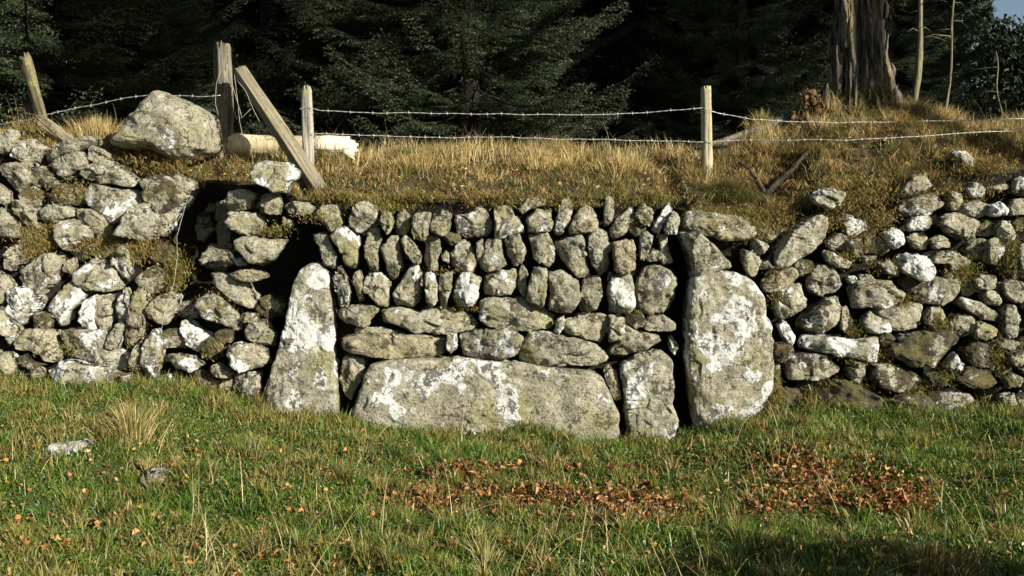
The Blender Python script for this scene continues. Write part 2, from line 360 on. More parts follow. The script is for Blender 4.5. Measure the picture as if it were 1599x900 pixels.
# ------------------------------------------------------------------ stones
STONES = [
('L',0.3,0.1,0.2,6.819,((-3.565,1.955),(-3.497,2.006),(-3.423,2.001),(-3.429,1.944),(-3.457,1.898),(-3.52,1.841),(-3.565,1.841))),
('L',0.45,0.15,0.3,6.789,((-3.416,1.936),(-3.325,1.947),(-3.234,1.885),(-3.28,1.817),(-3.297,1.783),(-3.382,1.794),(-3.467,1.822),(-3.473,1.862))),
('L',0.1,0.1,0.3,6.748,((-3.261,1.837),(-3.159,1.893),(-3.035,1.944),(-2.9,1.955),(-2.866,1.938),(-2.877,1.893),(-3.035,1.842),(-3.193,1.797),(-3.255,1.78))),
('L',0.35,0,0.1,6.746,((-3.199,1.775),(-2.957,1.854),(-2.894,1.78),(-3.013,1.707),(-3.069,1.668),(-3.182,1.735))),
('L',0.2,0.1,0.3,6.777,((-2.908,1.906),(-2.761,1.838),(-2.772,1.798),(-2.863,1.776),(-2.908,1.804))),
('L',0.5,0.15,0.3,6.721,((-2.968,1.711),(-2.878,1.773),(-2.754,1.79),(-2.698,1.745),(-2.568,1.655),(-2.597,1.605),(-2.743,1.633),(-2.822,1.644),(-2.923,1.666))),
('L',0.4,0.15,0.3,6.722,((-3.522,1.762),(-3.466,1.768),(-3.308,1.774),(-3.297,1.644),(-3.387,1.565),(-3.455,1.655))),
('L',0.2,0.5,0.4,6.750,((-3.312,1.735),(-3.238,1.758),(-3.148,1.69),(-3.103,1.634),(-3.182,1.594),(-3.238,1.6),(-3.306,1.656))),
('L',0.15,0.6,0.5,6.708,((-3.374,1.576),(-3.284,1.643),(-3.228,1.587),(-3.228,1.486),(-3.295,1.453),(-3.351,1.509))),
('L',0.5,0.1,0.25,6.644,((-2.948,1.575),(-2.887,1.631),(-2.798,1.62),(-2.731,1.597),(-2.642,1.592),(-2.53,1.564),(-2.491,1.508),(-2.463,1.452),(-2.575,1.447),(-2.653,1.385),(-2.708,1.346),(-2.775,1.419),(-2.865,1.475))),
('L',0.5,0.1,0.3,6.608,((-3.228,1.424),(-3.167,1.49),(-3.079,1.479),(-2.969,1.457),(-2.958,1.408),(-3.024,1.397),(-3.112,1.358),(-3.189,1.363))),
('L',0.35,0.1,0.5,6.581,((-2.958,1.457),(-2.853,1.452),(-2.765,1.408),(-2.699,1.33),(-2.704,1.286),(-2.754,1.253),(-2.831,1.286),(-2.886,1.352),(-2.941,1.397))),
('L',0.15,0,0.15,6.477,((-2.606,1.288),(-2.53,1.473),(-2.454,1.494),(-2.35,1.397),(-2.399,1.255),(-2.454,1.244),(-2.552,1.272))),
('L',0.5,0.1,0.3,6.502,((-3.037,1.331),(-2.982,1.375),(-2.895,1.375),(-2.819,1.309),(-2.819,1.266),(-2.906,1.211),(-2.96,1.173),(-3.015,1.255))),
('L',0.4,0.1,0.3,6.659,((-3.475,1.624),(-3.397,1.574),(-3.397,1.508),(-3.431,1.48),(-3.475,1.53))),
('L',0.3,0.2,0.4,6.606,((-3.388,1.507),(-3.338,1.518),(-3.239,1.441),(-3.244,1.385),(-3.195,1.33),(-3.272,1.314),(-3.327,1.397),(-3.372,1.441))),
('L',0.4,0.1,0.3,6.579,((-3.463,1.463),(-3.419,1.452),(-3.32,1.331),(-3.331,1.27),(-3.441,1.27),(-3.463,1.331))),
('L',0.5,0.5,0.4,6.662,((-2.525,1.654),(-2.424,1.687),(-2.324,1.665),(-2.234,1.542),(-2.324,1.43),(-2.391,1.419),(-2.458,1.464))),
('L',0.4,0.3,0.4,6.724,((-2.324,1.7),(-2.2,1.649),(-2.189,1.599),(-2.256,1.565),(-2.313,1.621))),
('L',0.4,0.3,0.3,6.611,((-2.397,1.385),(-2.32,1.43),(-2.253,1.43),(-2.32,1.33),(-2.353,1.275),(-2.408,1.286))),
('L',0.65,0.2,0.4,6.472,((-2.63,1.17),(-2.582,1.218),(-2.528,1.17),(-2.517,1.04),(-2.549,0.991),(-2.592,1.007),(-2.625,1.083))),
('L',0.5,0.2,0.3,6.488,((-3.379,1.125),(-3.341,1.19),(-3.276,1.228),(-3.221,1.169),(-3.243,1.114),(-3.319,1.049),(-3.362,1.071))),
('L',0.4,0.1,0.35,6.450,((-3.239,1.044),(-3.16,1.135),(-3.047,1.163),(-2.991,1.146),(-2.974,1.078),(-3.025,0.976),(-3.104,0.903),(-3.194,0.931),(-3.239,0.999))),
('L',0.3,0.2,0.4,6.465,((-2.958,1.046),(-2.941,1.102),(-2.89,1.136),(-2.879,1.079),(-2.913,1.034))),
('L',0.6,0.2,0.3,6.434,((-2.912,1.012),(-2.833,1.096),(-2.743,1.124),(-2.653,1.079),(-2.586,1.001),(-2.586,0.933),(-2.676,0.905),(-2.777,0.916),(-2.867,0.967))),
('L',0.15,0.5,0.6,6.424,((-2.467,1.013),(-2.388,1.08),(-2.321,1.046),(-2.282,0.979),(-2.31,0.934),(-2.377,0.884),(-2.456,0.934))),
('L',0.75,0.1,0.2,6.358,((-3.275,0.911),(-3.225,0.95),(-3.153,0.928),(-3.086,0.861),(-3.092,0.806),(-3.153,0.75),(-3.186,0.695),(-3.236,0.7),(-3.27,0.806))),
('L',0.45,0.1,0.3,6.403,((-3.356,1.043),(-3.3,1.015),(-3.25,0.954),(-3.289,0.909),(-3.323,0.837),(-3.356,0.837))),
('L',0.45,0.2,0.3,6.313,((-3.312,0.822),(-3.279,0.811),(-3.235,0.734),(-3.18,0.679),(-3.202,0.635),(-3.268,0.657),(-3.312,0.668))),
('L',0.6,0.2,0.25,6.359,((-3.03,0.805),(-2.979,0.883),(-2.924,0.994),(-2.857,0.966),(-2.801,0.888),(-2.868,0.805),(-2.89,0.705),(-2.924,0.688),(-2.957,0.738),(-3.013,0.771))),
('L',0.85,0,0.1,6.316,((-2.798,0.789),(-2.759,0.877),(-2.704,0.899),(-2.699,0.789),(-2.71,0.729),(-2.704,0.668),(-2.77,0.685),(-2.792,0.729))),
('L',0.4,0.2,0.4,6.359,((-2.72,0.884),(-2.603,0.884),(-2.603,0.796),(-2.631,0.674),(-2.714,0.663),(-2.725,0.774))),
('L',0.45,0.1,0.3,6.357,((-2.566,0.83),(-2.555,0.885),(-2.494,0.952),(-2.478,0.863),(-2.5,0.775),(-2.527,0.719),(-2.561,0.73))),
('L',0.1,0.1,0.4,6.296,((-2.492,0.713),(-2.465,0.878),(-2.437,0.944),(-2.383,0.911),(-2.361,0.834),(-2.366,0.713),(-2.415,0.603),(-2.481,0.548),(-2.514,0.581))),
('L',0.5,0.1,0.3,6.283,((-2.592,0.65),(-2.537,0.721),(-2.493,0.716),(-2.504,0.639),(-2.537,0.563),(-2.592,0.574))),
('L',0.4,0.3,0.35,6.353,((-2.363,0.795),(-2.307,0.873),(-2.218,0.912),(-2.168,0.884),(-2.207,0.739),(-2.251,0.701),(-2.329,0.762))),
('L',0.35,0.2,0.4,6.249,((-3.182,0.586),(-3.111,0.674),(-2.958,0.668),(-2.925,0.564),(-2.887,0.521),(-2.903,0.488),(-2.98,0.477),(-3.002,0.521),(-3.078,0.554),(-3.144,0.554))),
('L',0.6,0.1,0.25,6.250,((-2.92,0.629),(-2.865,0.678),(-2.755,0.672),(-2.613,0.661),(-2.602,0.607),(-2.515,0.541),(-2.449,0.519),(-2.482,0.437),(-2.58,0.432),(-2.734,0.486),(-2.843,0.519))),
('L',0.5,0.2,0.3,6.207,((-3.26,0.54),(-3.179,0.529),(-3.146,0.442),(-3.168,0.41),(-3.26,0.399))),
('L',0.3,0.3,0.4,6.200,((-3.031,0.423),(-2.977,0.456),(-2.934,0.402),(-2.988,0.38))),
('L',0.7,0.15,0.25,6.200,((-2.924,0.441),(-2.838,0.495),(-2.686,0.462),(-2.599,0.441),(-2.491,0.419),(-2.437,0.397),(-2.491,0.322),(-2.599,0.294),(-2.729,0.3),(-2.859,0.343))),
('L',0.6,0.2,0.3,6.234,((-2.345,0.416),(-2.335,0.547),(-2.291,0.677),(-2.248,0.688),(-2.226,0.612),(-2.226,0.503),(-2.258,0.395),(-2.302,0.378))),
('L',0.2,0.5,0.4,6.248,((-2.413,0.503),(-2.391,0.568),(-2.347,0.633),(-2.337,0.546),(-2.358,0.448),(-2.391,0.383))),
('L',0.75,0.1,0.2,6.200,((-2.283,0.333),(-2.24,0.377),(-2.164,0.398),(-2.099,0.344),(-2.077,0.29),(-2.131,0.225),(-2.218,0.268))),
('L',0.3,0.3,0.4,6.200,((-2.459,0.412),(-2.405,0.412),(-2.389,0.369),(-2.437,0.342))),
('L',0.1,0.8,0.4,6.242,((-3.16,0.503),(-3.095,0.514),(-3.063,0.482),(-2.954,0.46),(-3.063,0.438),(-3.15,0.46))),
('L',0.6,0.1,0.2,6.272,((-3.241,0.641),(-3.175,0.652),(-3.164,0.619),(-3.219,0.581),(-3.241,0.597))),
('L',0.4,0.15,0.35,6.263,((-1.859,1.489),(-1.807,1.557),(-1.723,1.576),(-1.629,1.542),(-1.66,1.489),(-1.66,1.463),(-1.734,1.453),(-1.807,1.437))),
('L',0.2,0,0.3,6.242,((-1.609,1.536),(-1.481,1.539),(-1.476,1.494),(-1.487,1.419),(-1.56,1.426),(-1.599,1.442))),
('L',0.3,0.1,0.35,6.254,((-1.457,1.484),(-1.405,1.505),(-1.321,1.5),(-1.258,1.463),(-1.29,1.426),(-1.352,1.419),(-1.436,1.432))),
('L',0.15,0.1,0.35,6.255,((-1.826,1.369),(-1.784,1.432),(-1.701,1.432),(-1.617,1.411),(-1.586,1.359),(-1.617,1.291),(-1.68,1.28),(-1.753,1.317),(-1.805,1.348))),
('L',0.35,0.15,0.35,6.215,((-1.754,1.255),(-1.712,1.276),(-1.546,1.255),(-1.431,1.265),(-1.473,1.192),(-1.525,1.13),(-1.608,1.099),(-1.671,1.119),(-1.743,1.203))),
('L',0.15,0.15,0.4,6.230,((-1.96,1.035),(-1.862,1.046),(-1.775,1.002),(-1.699,0.969),(-1.644,0.86),(-1.66,0.817),(-1.742,0.849),(-1.84,0.926),(-1.917,0.969))),
('L',0.1,0.1,0.7,6.255,((-1.801,1.046),(-1.655,1.066),(-1.571,1.046),(-1.561,1.019),(-1.655,0.988),(-1.728,0.999))),
('L',0.3,0.1,0.4,6.315,((-1.476,1.395),(-1.413,1.379),(-1.449,1.337),(-1.471,1.353))),
('L',0.5,0.1,0.2,6.340,((-1.815,1.136),(-1.751,1.125),(-1.73,1.099),(-1.783,1.085))),
('L',0.4,0.2,0.2,7.004,((-2.156,1.64),(-2.121,1.675),(-2.051,1.663),(-2.109,1.625))),
('R',0.2,0.3,0.3,7.072,((-2.337,1.436),(-2.219,1.448),(-2.16,1.318),(-2.231,1.223),(-2.325,1.247))),
('R',0.3,0.3,0.3,7.033,((-2.121,1.4),(-2.051,1.318),(-2.004,1.142),(-2.098,1.154),(-2.133,1.295))),
('R',0.2,0.3,0.3,6.926,((-2.163,1.215),(-2.024,1.169),(-1.978,1.064),(-2.094,1.018),(-2.221,1.087))),
('R',0.2,0.3,0.3,7.157,((-2.329,1.628),(-2.233,1.616),(-2.161,1.532),(-2.185,1.436),(-2.305,1.484))),
('R',0.2,0.3,0.3,7.106,((-2.12,1.531),(-2.025,1.436),(-2.084,1.341),(-2.155,1.389))),
('R',0.2,0.3,0.3,7.044,((-2.406,1.342),(-2.336,1.389),(-2.289,1.248),(-2.347,1.153),(-2.406,1.212))),
('L',0.5,0.35,0.35,6.229,((-2.015,0.86),(-1.961,0.915),(-1.841,0.893),(-1.754,0.806),(-1.732,0.708),(-1.765,0.669),(-1.863,0.718),(-1.961,0.762))),
('L',0.8,0.1,0.2,6.268,((-2.122,0.694),(-2.1,0.749),(-2.023,0.694),(-1.947,0.639),(-1.947,0.562),(-2.012,0.535),(-2.078,0.584))),
('L',0.05,0.5,0.8,6.248,((-1.97,0.545),(-1.916,0.643),(-1.839,0.588),(-1.883,0.556),(-1.916,0.501))),
('L',0.45,0.1,0.3,6.217,((-2.181,0.528),(-2.121,0.533),(-2.013,0.517),(-1.948,0.474),(-2.035,0.425),(-2.132,0.447))),
('L',0.6,0.1,0.3,6.175,((-1.788,0.564),(-1.755,0.602),(-1.647,0.602),(-1.561,0.564),(-1.54,0.489),(-1.583,0.446),(-1.691,0.441),(-1.755,0.489))),
('L',0.2,0.15,0.35,6.213,((-1.701,0.679),(-1.658,0.738),(-1.582,0.733),(-1.506,0.646),(-1.527,0.576),(-1.603,0.592),(-1.679,0.635))),
('L',0.6,0.2,0.3,6.200,((-1.904,0.455),(-1.855,0.482),(-1.812,0.444),(-1.769,0.417),(-1.791,0.39),(-1.866,0.401))),
('L',0.5,0.1,0.3,6.200,((-1.779,0.323),(-1.763,0.398),(-1.676,0.42),(-1.601,0.404),(-1.611,0.301),(-1.709,0.247),(-1.763,0.29))),
('L',0.5,0.2,0.3,6.230,((-1.858,0.342),(-1.831,0.386),(-1.788,0.375),(-1.788,0.299),(-1.842,0.299))),
('L',0.2,0.6,0.4,6.249,((-1.733,0.774),(-1.695,0.791),(-1.63,0.785),(-1.619,0.742),(-1.684,0.731),(-1.728,0.731))),
('P',0.58,0.1,0.3,6.164,((-1.589,0.215),(-1.54,0.385),(-1.5,0.507),(-1.439,0.71),(-1.398,0.913),(-1.366,1.055),(-1.297,1.112),(-1.216,1.112),(-1.155,1.035),(-1.134,0.832),(-1.126,0.588),(-1.102,0.345),(-1.086,0.101),(-1.155,0.053),(-1.419,0.069),(-1.573,0.122))),
('C',0.1,0.25,0.6,6.227,((-1.259,1.414),(-1.214,1.479),(-1.115,1.479),(-1.07,1.355),(-1.144,1.305),(-1.194,1.355))),
('C',0.8,0,0.1,6.207,((-1.026,1.405),(-0.992,1.474),(-0.932,1.499),(-0.857,1.464),(-0.872,1.385),(-0.922,1.315),(-0.972,1.305),(-1.021,1.345))),
('C',0.2,0.2,0.4,6.205,((-0.835,1.464),(-0.765,1.424),(-0.756,1.335),(-0.785,1.296),(-0.825,1.345))),
('C',0.2,0.05,0.35,6.205,((-0.736,1.404),(-0.701,1.454),(-0.652,1.414),(-0.652,1.325),(-0.681,1.281),(-0.741,1.296))),
('C',0.4,0.1,0.3,6.204,((-0.632,1.315),(-0.617,1.414),(-0.543,1.439),(-0.518,1.414),(-0.533,1.295),(-0.573,1.251),(-0.612,1.266))),
('C',0.4,0.1,0.3,6.204,((-0.514,1.355),(-0.494,1.414),(-0.444,1.459),(-0.39,1.414),(-0.395,1.335),(-0.424,1.285),(-0.474,1.29),(-0.509,1.31))),
('C',0.4,0.1,0.3,6.205,((-0.371,1.385),(-0.356,1.414),(-0.266,1.424),(-0.207,1.474),(-0.157,1.439),(-0.122,1.355),(-0.137,1.285),(-0.296,1.27),(-0.346,1.305))),
('C',0.4,0.1,0.3,6.194,((-1.277,1.286),(-1.173,1.3),(-1.138,1.216),(-1.113,1.157),(-1.123,1.092),(-1.153,1.082),(-1.193,1.117),(-1.217,1.206))),
('C',0.5,0.1,0.25,6.195,((-1.149,1.285),(-1.089,1.335),(-1.039,1.34),(-0.98,1.266),(-0.975,1.156),(-0.99,1.072),(-1.03,1.072),(-1.069,1.127),(-1.089,1.206))),
('C',0.35,0.1,0.35,6.196,((-0.918,1.296),(-0.898,1.32),(-0.849,1.32),(-0.834,1.256),(-0.854,1.177),(-0.849,1.068),(-0.908,1.058),(-0.928,1.167))),
('C',0.15,0.05,0.35,6.192,((-0.834,1.206),(-0.77,1.271),(-0.721,1.271),(-0.706,1.177),(-0.701,1.098),(-0.74,1.008),(-0.78,1.008),(-0.8,1.107))),
('C',0.25,0.1,0.35,6.194,((-0.701,1.256),(-0.671,1.281),(-0.612,1.236),(-0.577,1.157),(-0.582,1.117),(-0.622,1.112),(-0.661,1.167))),
('C',0.4,0.1,0.3,6.194,((-0.557,1.246),(-0.512,1.286),(-0.458,1.281),(-0.458,1.207),(-0.478,1.128),(-0.463,1.068),(-0.522,1.068),(-0.552,1.147))),
('C',0.4,0.1,0.3,6.212,((-0.449,1.157),(-0.424,1.191),(-0.399,1.167),(-0.404,1.117),(-0.439,1.122))),
('C',0.25,0.1,0.35,6.192,((-0.384,1.167),(-0.345,1.246),(-0.295,1.266),(-0.256,1.196),(-0.216,1.107),(-0.246,1.058),(-0.335,1.058),(-0.384,1.107))),
('C',0.2,0.1,0.35,6.192,((-0.196,1.107),(-0.176,1.206),(-0.156,1.261),(-0.077,1.256),(-0.057,1.177),(-0.042,1.107),(-0.077,1.068),(-0.166,1.058))),
('C',0.1,0.3,0.4,6.254,((-0.227,1.235),(-0.187,1.26),(-0.187,1.125),(-0.217,1.105),(-0.227,1.165))),
('C',0.4,0.1,0.3,6.181,((-1.123,1.049),(-1.084,1.089),(-1.044,1.029),(-1.024,0.931),(-1.039,0.832),(-1.084,0.842),(-1.108,0.931))),
('C',0.4,0.1,0.3,6.181,((-1.009,1.049),(-0.955,1.064),(-0.945,0.961),(-0.94,0.882),(-0.975,0.877),(-0.989,0.951))),
('C',0.35,0.1,0.35,6.180,((-0.948,0.999),(-0.898,1.048),(-0.839,1.048),(-0.789,0.999),(-0.775,0.91),(-0.789,0.836),(-0.839,0.84),(-0.898,0.91),(-0.938,0.939))),
('C',0.45,0.05,0.3,6.181,((-0.75,0.92),(-0.72,0.969),(-0.661,1.088),(-0.602,1.108),(-0.577,1.038),(-0.592,0.87),(-0.641,0.835),(-0.73,0.85))),
('C',0.5,0.1,0.3,6.180,((-0.55,1.03),(-0.491,1.054),(-0.471,0.97),(-0.476,0.872),(-0.511,0.827),(-0.54,0.872),(-0.54,0.961))),
('C',0.03,0,0.35,6.190,((-0.452,1.039),(-0.373,1.064),(-0.383,0.96),(-0.423,0.831),(-0.457,0.841))),
('C',0.4,0.1,0.3,6.180,((-0.364,0.949),(-0.324,1.048),(-0.245,1.053),(-0.201,1.009),(-0.216,0.89),(-0.255,0.841),(-0.344,0.836),(-0.369,0.9))),
('C',0.5,0.1,0.3,6.182,((-0.181,0.91),(-0.166,1.018),(-0.107,1.058),(0.022,1.068),(0.027,0.969),(-0.018,0.919),(-0.127,0.895))),
('C',0.15,0.05,0.3,6.205,((-0.109,1.454),(-0.079,1.479),(-0.02,1.474),(0.02,1.414),(0.07,1.345),(0.07,1.305),(-0.02,1.29),(-0.059,1.26),(-0.109,1.265))),
('C',0.3,0.1,0.3,6.242,((0.04,1.464),(0.1,1.514),(0.19,1.539),(0.215,1.514),(0.2,1.479),(0.12,1.459),(0.07,1.419))),
('C',0.15,0.1,0.35,6.205,((0.109,1.385),(0.159,1.449),(0.248,1.454),(0.258,1.365),(0.238,1.315),(0.159,1.305),(0.114,1.315))),
('C',0.6,0,0.2,6.207,((0.268,1.325),(0.288,1.414),(0.318,1.509),(0.357,1.524),(0.392,1.484),(0.372,1.385),(0.318,1.295),(0.278,1.285))),
('C',0.2,0.2,0.5,6.205,((0.358,1.335),(0.408,1.424),(0.458,1.489),(0.517,1.454),(0.552,1.365),(0.542,1.32),(0.458,1.305),(0.378,1.295))),
('C',0.5,0.05,0.2,6.209,((0.59,1.404),(0.595,1.523),(0.625,1.538),(0.649,1.494),(0.634,1.385),(0.605,1.355),(0.585,1.355))),
('C',0.5,0.1,0.2,6.204,((0.626,1.315),(0.675,1.404),(0.765,1.474),(0.785,1.454),(0.755,1.375),(0.715,1.295),(0.656,1.261),(0.631,1.275))),
('C',0.3,0.15,0.35,6.208,((0.784,1.424),(0.833,1.484),(0.883,1.454),(0.893,1.395),(0.863,1.35),(0.813,1.365))),
('C',0.5,0,0.2,6.207,((0.893,1.325),(0.923,1.385),(0.973,1.464),(1.007,1.509),(1.022,1.454),(0.973,1.375),(0.933,1.295))),
('C',0.4,0.05,0.3,6.205,((0.961,1.325),(0.991,1.414),(1.021,1.444),(1.061,1.395),(1.031,1.305),(0.971,1.295))),
('C',0.5,0.1,0.25,6.195,((-0.044,1.246),(-0.02,1.276),(0.05,1.291),(0.084,1.187),(0.06,1.117),(0.01,1.097),(-0.02,1.167))),
('C',0.3,0.1,0.3,6.192,((-0.118,1.207),(-0.079,1.246),(-0.059,1.187),(-0.059,1.138),(-0.029,1.108),(-0.079,1.088),(-0.118,1.108))),
('C',0.25,0.05,0.35,6.193,((0.104,1.286),(0.228,1.3),(0.268,1.167),(0.268,1.117),(0.228,1.082),(0.179,1.117),(0.139,1.147))),
('C',0.2,0.1,0.35,6.192,((0.263,1.251),(0.437,1.285),(0.477,1.166),(0.492,1.032),(0.417,1.032),(0.358,1.087),(0.318,1.136))),
('C',0.35,0.35,0.3,6.195,((0.476,1.276),(0.516,1.315),(0.555,1.33),(0.605,1.295),(0.62,1.206),(0.62,1.077),(0.565,1.033),(0.516,1.087))),
('C',0.1,0.1,0.6,6.192,((0.644,1.236),(0.772,1.266),(0.777,1.177),(0.768,1.078),(0.713,1.043),(0.654,1.068))),
('C',0.8,0,0.1,6.197,((0.816,1.296),(0.841,1.325),(0.89,1.276),(0.871,1.197),(0.841,1.137),(0.811,1.147))),
('C',0.4,0.1,0.2,6.225,((0.939,1.285),(1.004,1.285),(0.984,1.236),(1.014,1.156),(1.024,1.116),(0.964,1.106),(0.944,1.156))),
('C',0.2,0.1,0.3,6.193,((0.04,1.049),(0.069,1.093),(0.099,1.049),(0.094,0.94),(0.079,0.886),(0.05,0.93))),
('C',0.25,0.05,0.3,6.181,((0.089,0.891),(0.124,1.009),(0.129,1.098),(0.218,1.069),(0.218,0.95),(0.188,0.841),(0.119,0.861))),
('C',0.25,0.05,0.3,6.179,((0.228,1.048),(0.317,1.063),(0.416,0.989),(0.416,0.87),(0.357,0.776),(0.238,0.816),(0.243,0.919))),
('C',0.15,0.1,0.4,6.177,((0.435,0.92),(0.455,1.009),(0.553,1.024),(0.568,0.911),(0.534,0.822),(0.474,0.802),(0.435,0.832))),
('C',0.75,0.05,0.15,6.178,((0.618,0.93),(0.628,1.039),(0.761,1.054),(0.771,0.91),(0.771,0.851),(0.712,0.792),(0.623,0.801))),
('C',0.15,0.05,0.45,6.180,((0.794,0.928),(0.804,1.008),(0.844,1.087),(0.903,1.097),(1.012,1.057),(1.052,1.008),(1.037,0.869),(0.973,0.789),(0.874,0.774),(0.814,0.809))),
('C',0.2,0.05,0.35,6.170,((-1.101,0.776),(-1.079,0.824),(-0.886,0.846),(-0.843,0.814),(-0.886,0.754),(-0.939,0.717),(-1.047,0.727))),
('C',0.35,0.15,0.3,6.168,((-0.811,0.808),(-0.779,0.824),(-0.649,0.824),(-0.606,0.786),(-0.542,0.819),(-0.391,0.819),(-0.283,0.786),(-0.224,0.727),(-0.283,0.684),(-0.391,0.668),(-0.456,0.668),(-0.606,0.673),(-0.671,0.7),(-0.789,0.738))),
('C',0.45,0.1,0.2,6.194,((-0.995,0.699),(-0.931,0.704),(-0.78,0.688),(-0.672,0.667),(-0.694,0.653),(-0.995,0.658))),
('C',0,0,0.75,6.139,((-1.069,0.586),(-1.053,0.655),(-0.935,0.663),(-0.668,0.661),(-0.432,0.645),(-0.437,0.543),(-0.518,0.516),(-0.732,0.516),(-1.032,0.548))),
('C',0.8,0,0.1,6.160,((-0.411,0.585),(-0.406,0.66),(-0.352,0.665),(-0.352,0.585),(-0.384,0.558))),
('C',0.3,0.1,0.3,6.159,((-0.332,0.593),(-0.315,0.674),(-0.154,0.695),(0.007,0.69),(0.061,0.647),(0.029,0.55),(-0.036,0.518),(-0.111,0.512),(-0.197,0.518),(-0.305,0.539))),
('C',0.3,0.15,0.4,6.170,((-1.092,0.398),(-1.07,0.506),(-1.006,0.522),(-0.919,0.5),(-0.941,0.409),(-0.995,0.29),(-1.016,0.236),(-1.059,0.279))),
('B',0.46,0.05,0.35,6.100,((-1.02,0.162),(-0.98,0.238),(-0.944,0.322),(-0.928,0.438),(-0.88,0.486),(-0.772,0.514),(-0.451,0.518),(-0.347,0.522),(0.03,0.49),(0.23,0.466),(0.391,0.454),(0.551,0.422),(0.583,0.354),(0.659,0.214),(0.679,0.085),(0.683,-0.011),(0.351,-0.003),(0.082,-0.003),(-0.13,0.021),(-0.451,0.029),(-0.804,0.029),(-1,0.085))),
('C',0.3,0.05,0.3,6.170,((-0.198,0.85),(-0.144,0.888),(-0.079,0.893),(0.061,0.882),(0.202,0.817),(0.266,0.774),(0.245,0.699),(0.158,0.688),(0.029,0.693),(-0.133,0.704),(-0.192,0.753))),
('C',0.6,0,0.1,6.186,((0.266,0.678),(0.287,0.765),(0.325,0.775),(0.32,0.721),(0.298,0.668))),
('C',0.25,0.1,0.35,6.166,((0.325,0.711),(0.352,0.754),(0.46,0.781),(0.567,0.786),(0.616,0.743),(0.61,0.668),(0.546,0.619),(0.438,0.646),(0.341,0.673))),
('C',0.15,0.1,0.4,6.175,((0.615,0.776),(0.707,0.765),(0.718,0.701),(0.696,0.636),(0.61,0.625),(0.61,0.701))),
('C',0.25,0.05,0.35,6.147,((0.05,0.518),(0.083,0.615),(0.115,0.68),(0.233,0.674),(0.416,0.631),(0.523,0.604),(0.577,0.551),(0.593,0.497),(0.523,0.475),(0.244,0.481),(0.158,0.465),(0.061,0.481))),
('C',0.35,0.1,0.3,6.160,((0.616,0.528),(0.653,0.614),(0.729,0.711),(0.783,0.684),(0.836,0.673),(0.922,0.657),(0.939,0.609),(0.847,0.571),(0.718,0.523))),
('C',0.4,0.1,0.3,6.166,((0.829,0.696),(0.867,0.766),(0.963,0.782),(1.022,0.734),(1.022,0.696),(0.953,0.686),(0.888,0.686))),
('C',0.8,0,0.1,6.189,((0.999,0.635),(1.02,0.651),(1.047,0.592),(1.036,0.533),(1.004,0.56))),
('C',0.05,0.05,0.7,6.170,((0.572,0.443),(0.61,0.47),(0.658,0.432),(0.674,0.335),(0.685,0.271),(0.653,0.239),(0.61,0.335))),
('O',0.6,0.1,0.25,6.120,((0.678,0.403),(0.694,0.489),(0.844,0.548),(0.94,0.569),(1.005,0.51),(1.015,0.381),(1.005,0.231),(1.037,0.145),(1.031,0.038),(0.951,-0.005),(0.844,-0.042),(0.742,-0.048),(0.72,0.124),(0.704,0.274))),
('Q',0.68,0.08,0.3,6.146,((1.135,1.012),(1.216,1.044),(1.317,1.064),(1.418,1.056),(1.519,1.003),(1.58,0.914),(1.629,0.712),(1.649,0.51),(1.653,0.307),(1.58,0.154),(1.418,0.057),(1.167,0.008),(1.135,0.267),(1.107,0.51),(1.103,0.753),(1.119,0.914))),
('T',0.3,0.2,0.35,6.150,((1.071,1.289),(1.101,1.307),(1.17,1.304),(1.219,1.27),(1.259,1.23),(1.308,1.181),(1.368,1.131),(1.397,1.082),(1.299,1.047),(1.2,1.023),(1.135,1.027),(1.15,1.082),(1.13,1.131),(1.101,1.21))),
('T',0.4,0.2,0.35,6.256,((1.101,1.398),(1.136,1.438),(1.286,1.428),(1.487,1.408),(1.547,1.348),(1.557,1.288),(1.507,1.268),(1.417,1.253),(1.266,1.278),(1.116,1.298))),
('T',0.5,0.1,0.3,6.287,((1.545,1.227),(1.57,1.262),(1.631,1.237),(1.651,1.207),(1.591,1.157),(1.55,1.177))),
('T',0.2,0.3,0.4,6.345,((1.576,1.337),(1.688,1.352),(1.769,1.337),(1.779,1.312),(1.708,1.256),(1.657,1.226),(1.596,1.266))),
('T',0.45,0.05,0.2,6.240,((1.688,1.188),(1.768,1.298),(1.889,1.368),(1.974,1.423),(2.029,1.398),(2.024,1.278),(1.969,1.218),(1.859,1.147),(1.748,1.072),(1.678,1.077))),
('T',0.8,0.2,0.2,6.221,((1.918,1.537),(1.973,1.582),(2.052,1.577),(2.122,1.552),(2.102,1.478),(2.022,1.463),(1.953,1.488))),
('T',0.4,0.1,0.3,6.310,((1.585,1.106),(1.645,1.126),(1.676,1.076),(1.595,1.066))),
('T',0.4,0.1,0.3,6.304,((1.474,1.197),(1.535,1.166),(1.585,1.116),(1.565,1.035),(1.525,1.025),(1.474,1.116))),
('T',0.1,0.1,0.7,6.277,((1.611,0.986),(1.692,1.046),(1.792,1.077),(1.827,1.026),(1.772,0.976),(1.682,0.926),(1.621,0.916))),
('T',0.4,0.1,0.35,6.282,((1.912,1.005),(1.927,1.066),(1.967,1.096),(2.058,1.076),(2.118,0.975),(2.088,0.915),(2.007,0.895),(1.927,0.935))),
('T',0.4,0.1,0.25,6.322,((2.014,1.186),(2.054,1.176),(2.175,1.115),(2.165,1.075),(2.085,1.085),(2.024,1.125))),
('T',0.5,0.2,0.3,6.262,((1.7,0.939),(1.784,0.96),(1.878,0.971),(1.888,0.834),(1.805,0.771),(1.721,0.74),(1.7,0.803))),
('T',0.7,0.15,0.2,6.334,((2.129,1.39),(2.19,1.41),(2.312,1.359),(2.307,1.319),(2.241,1.289),(2.17,1.283),(2.16,1.339))),
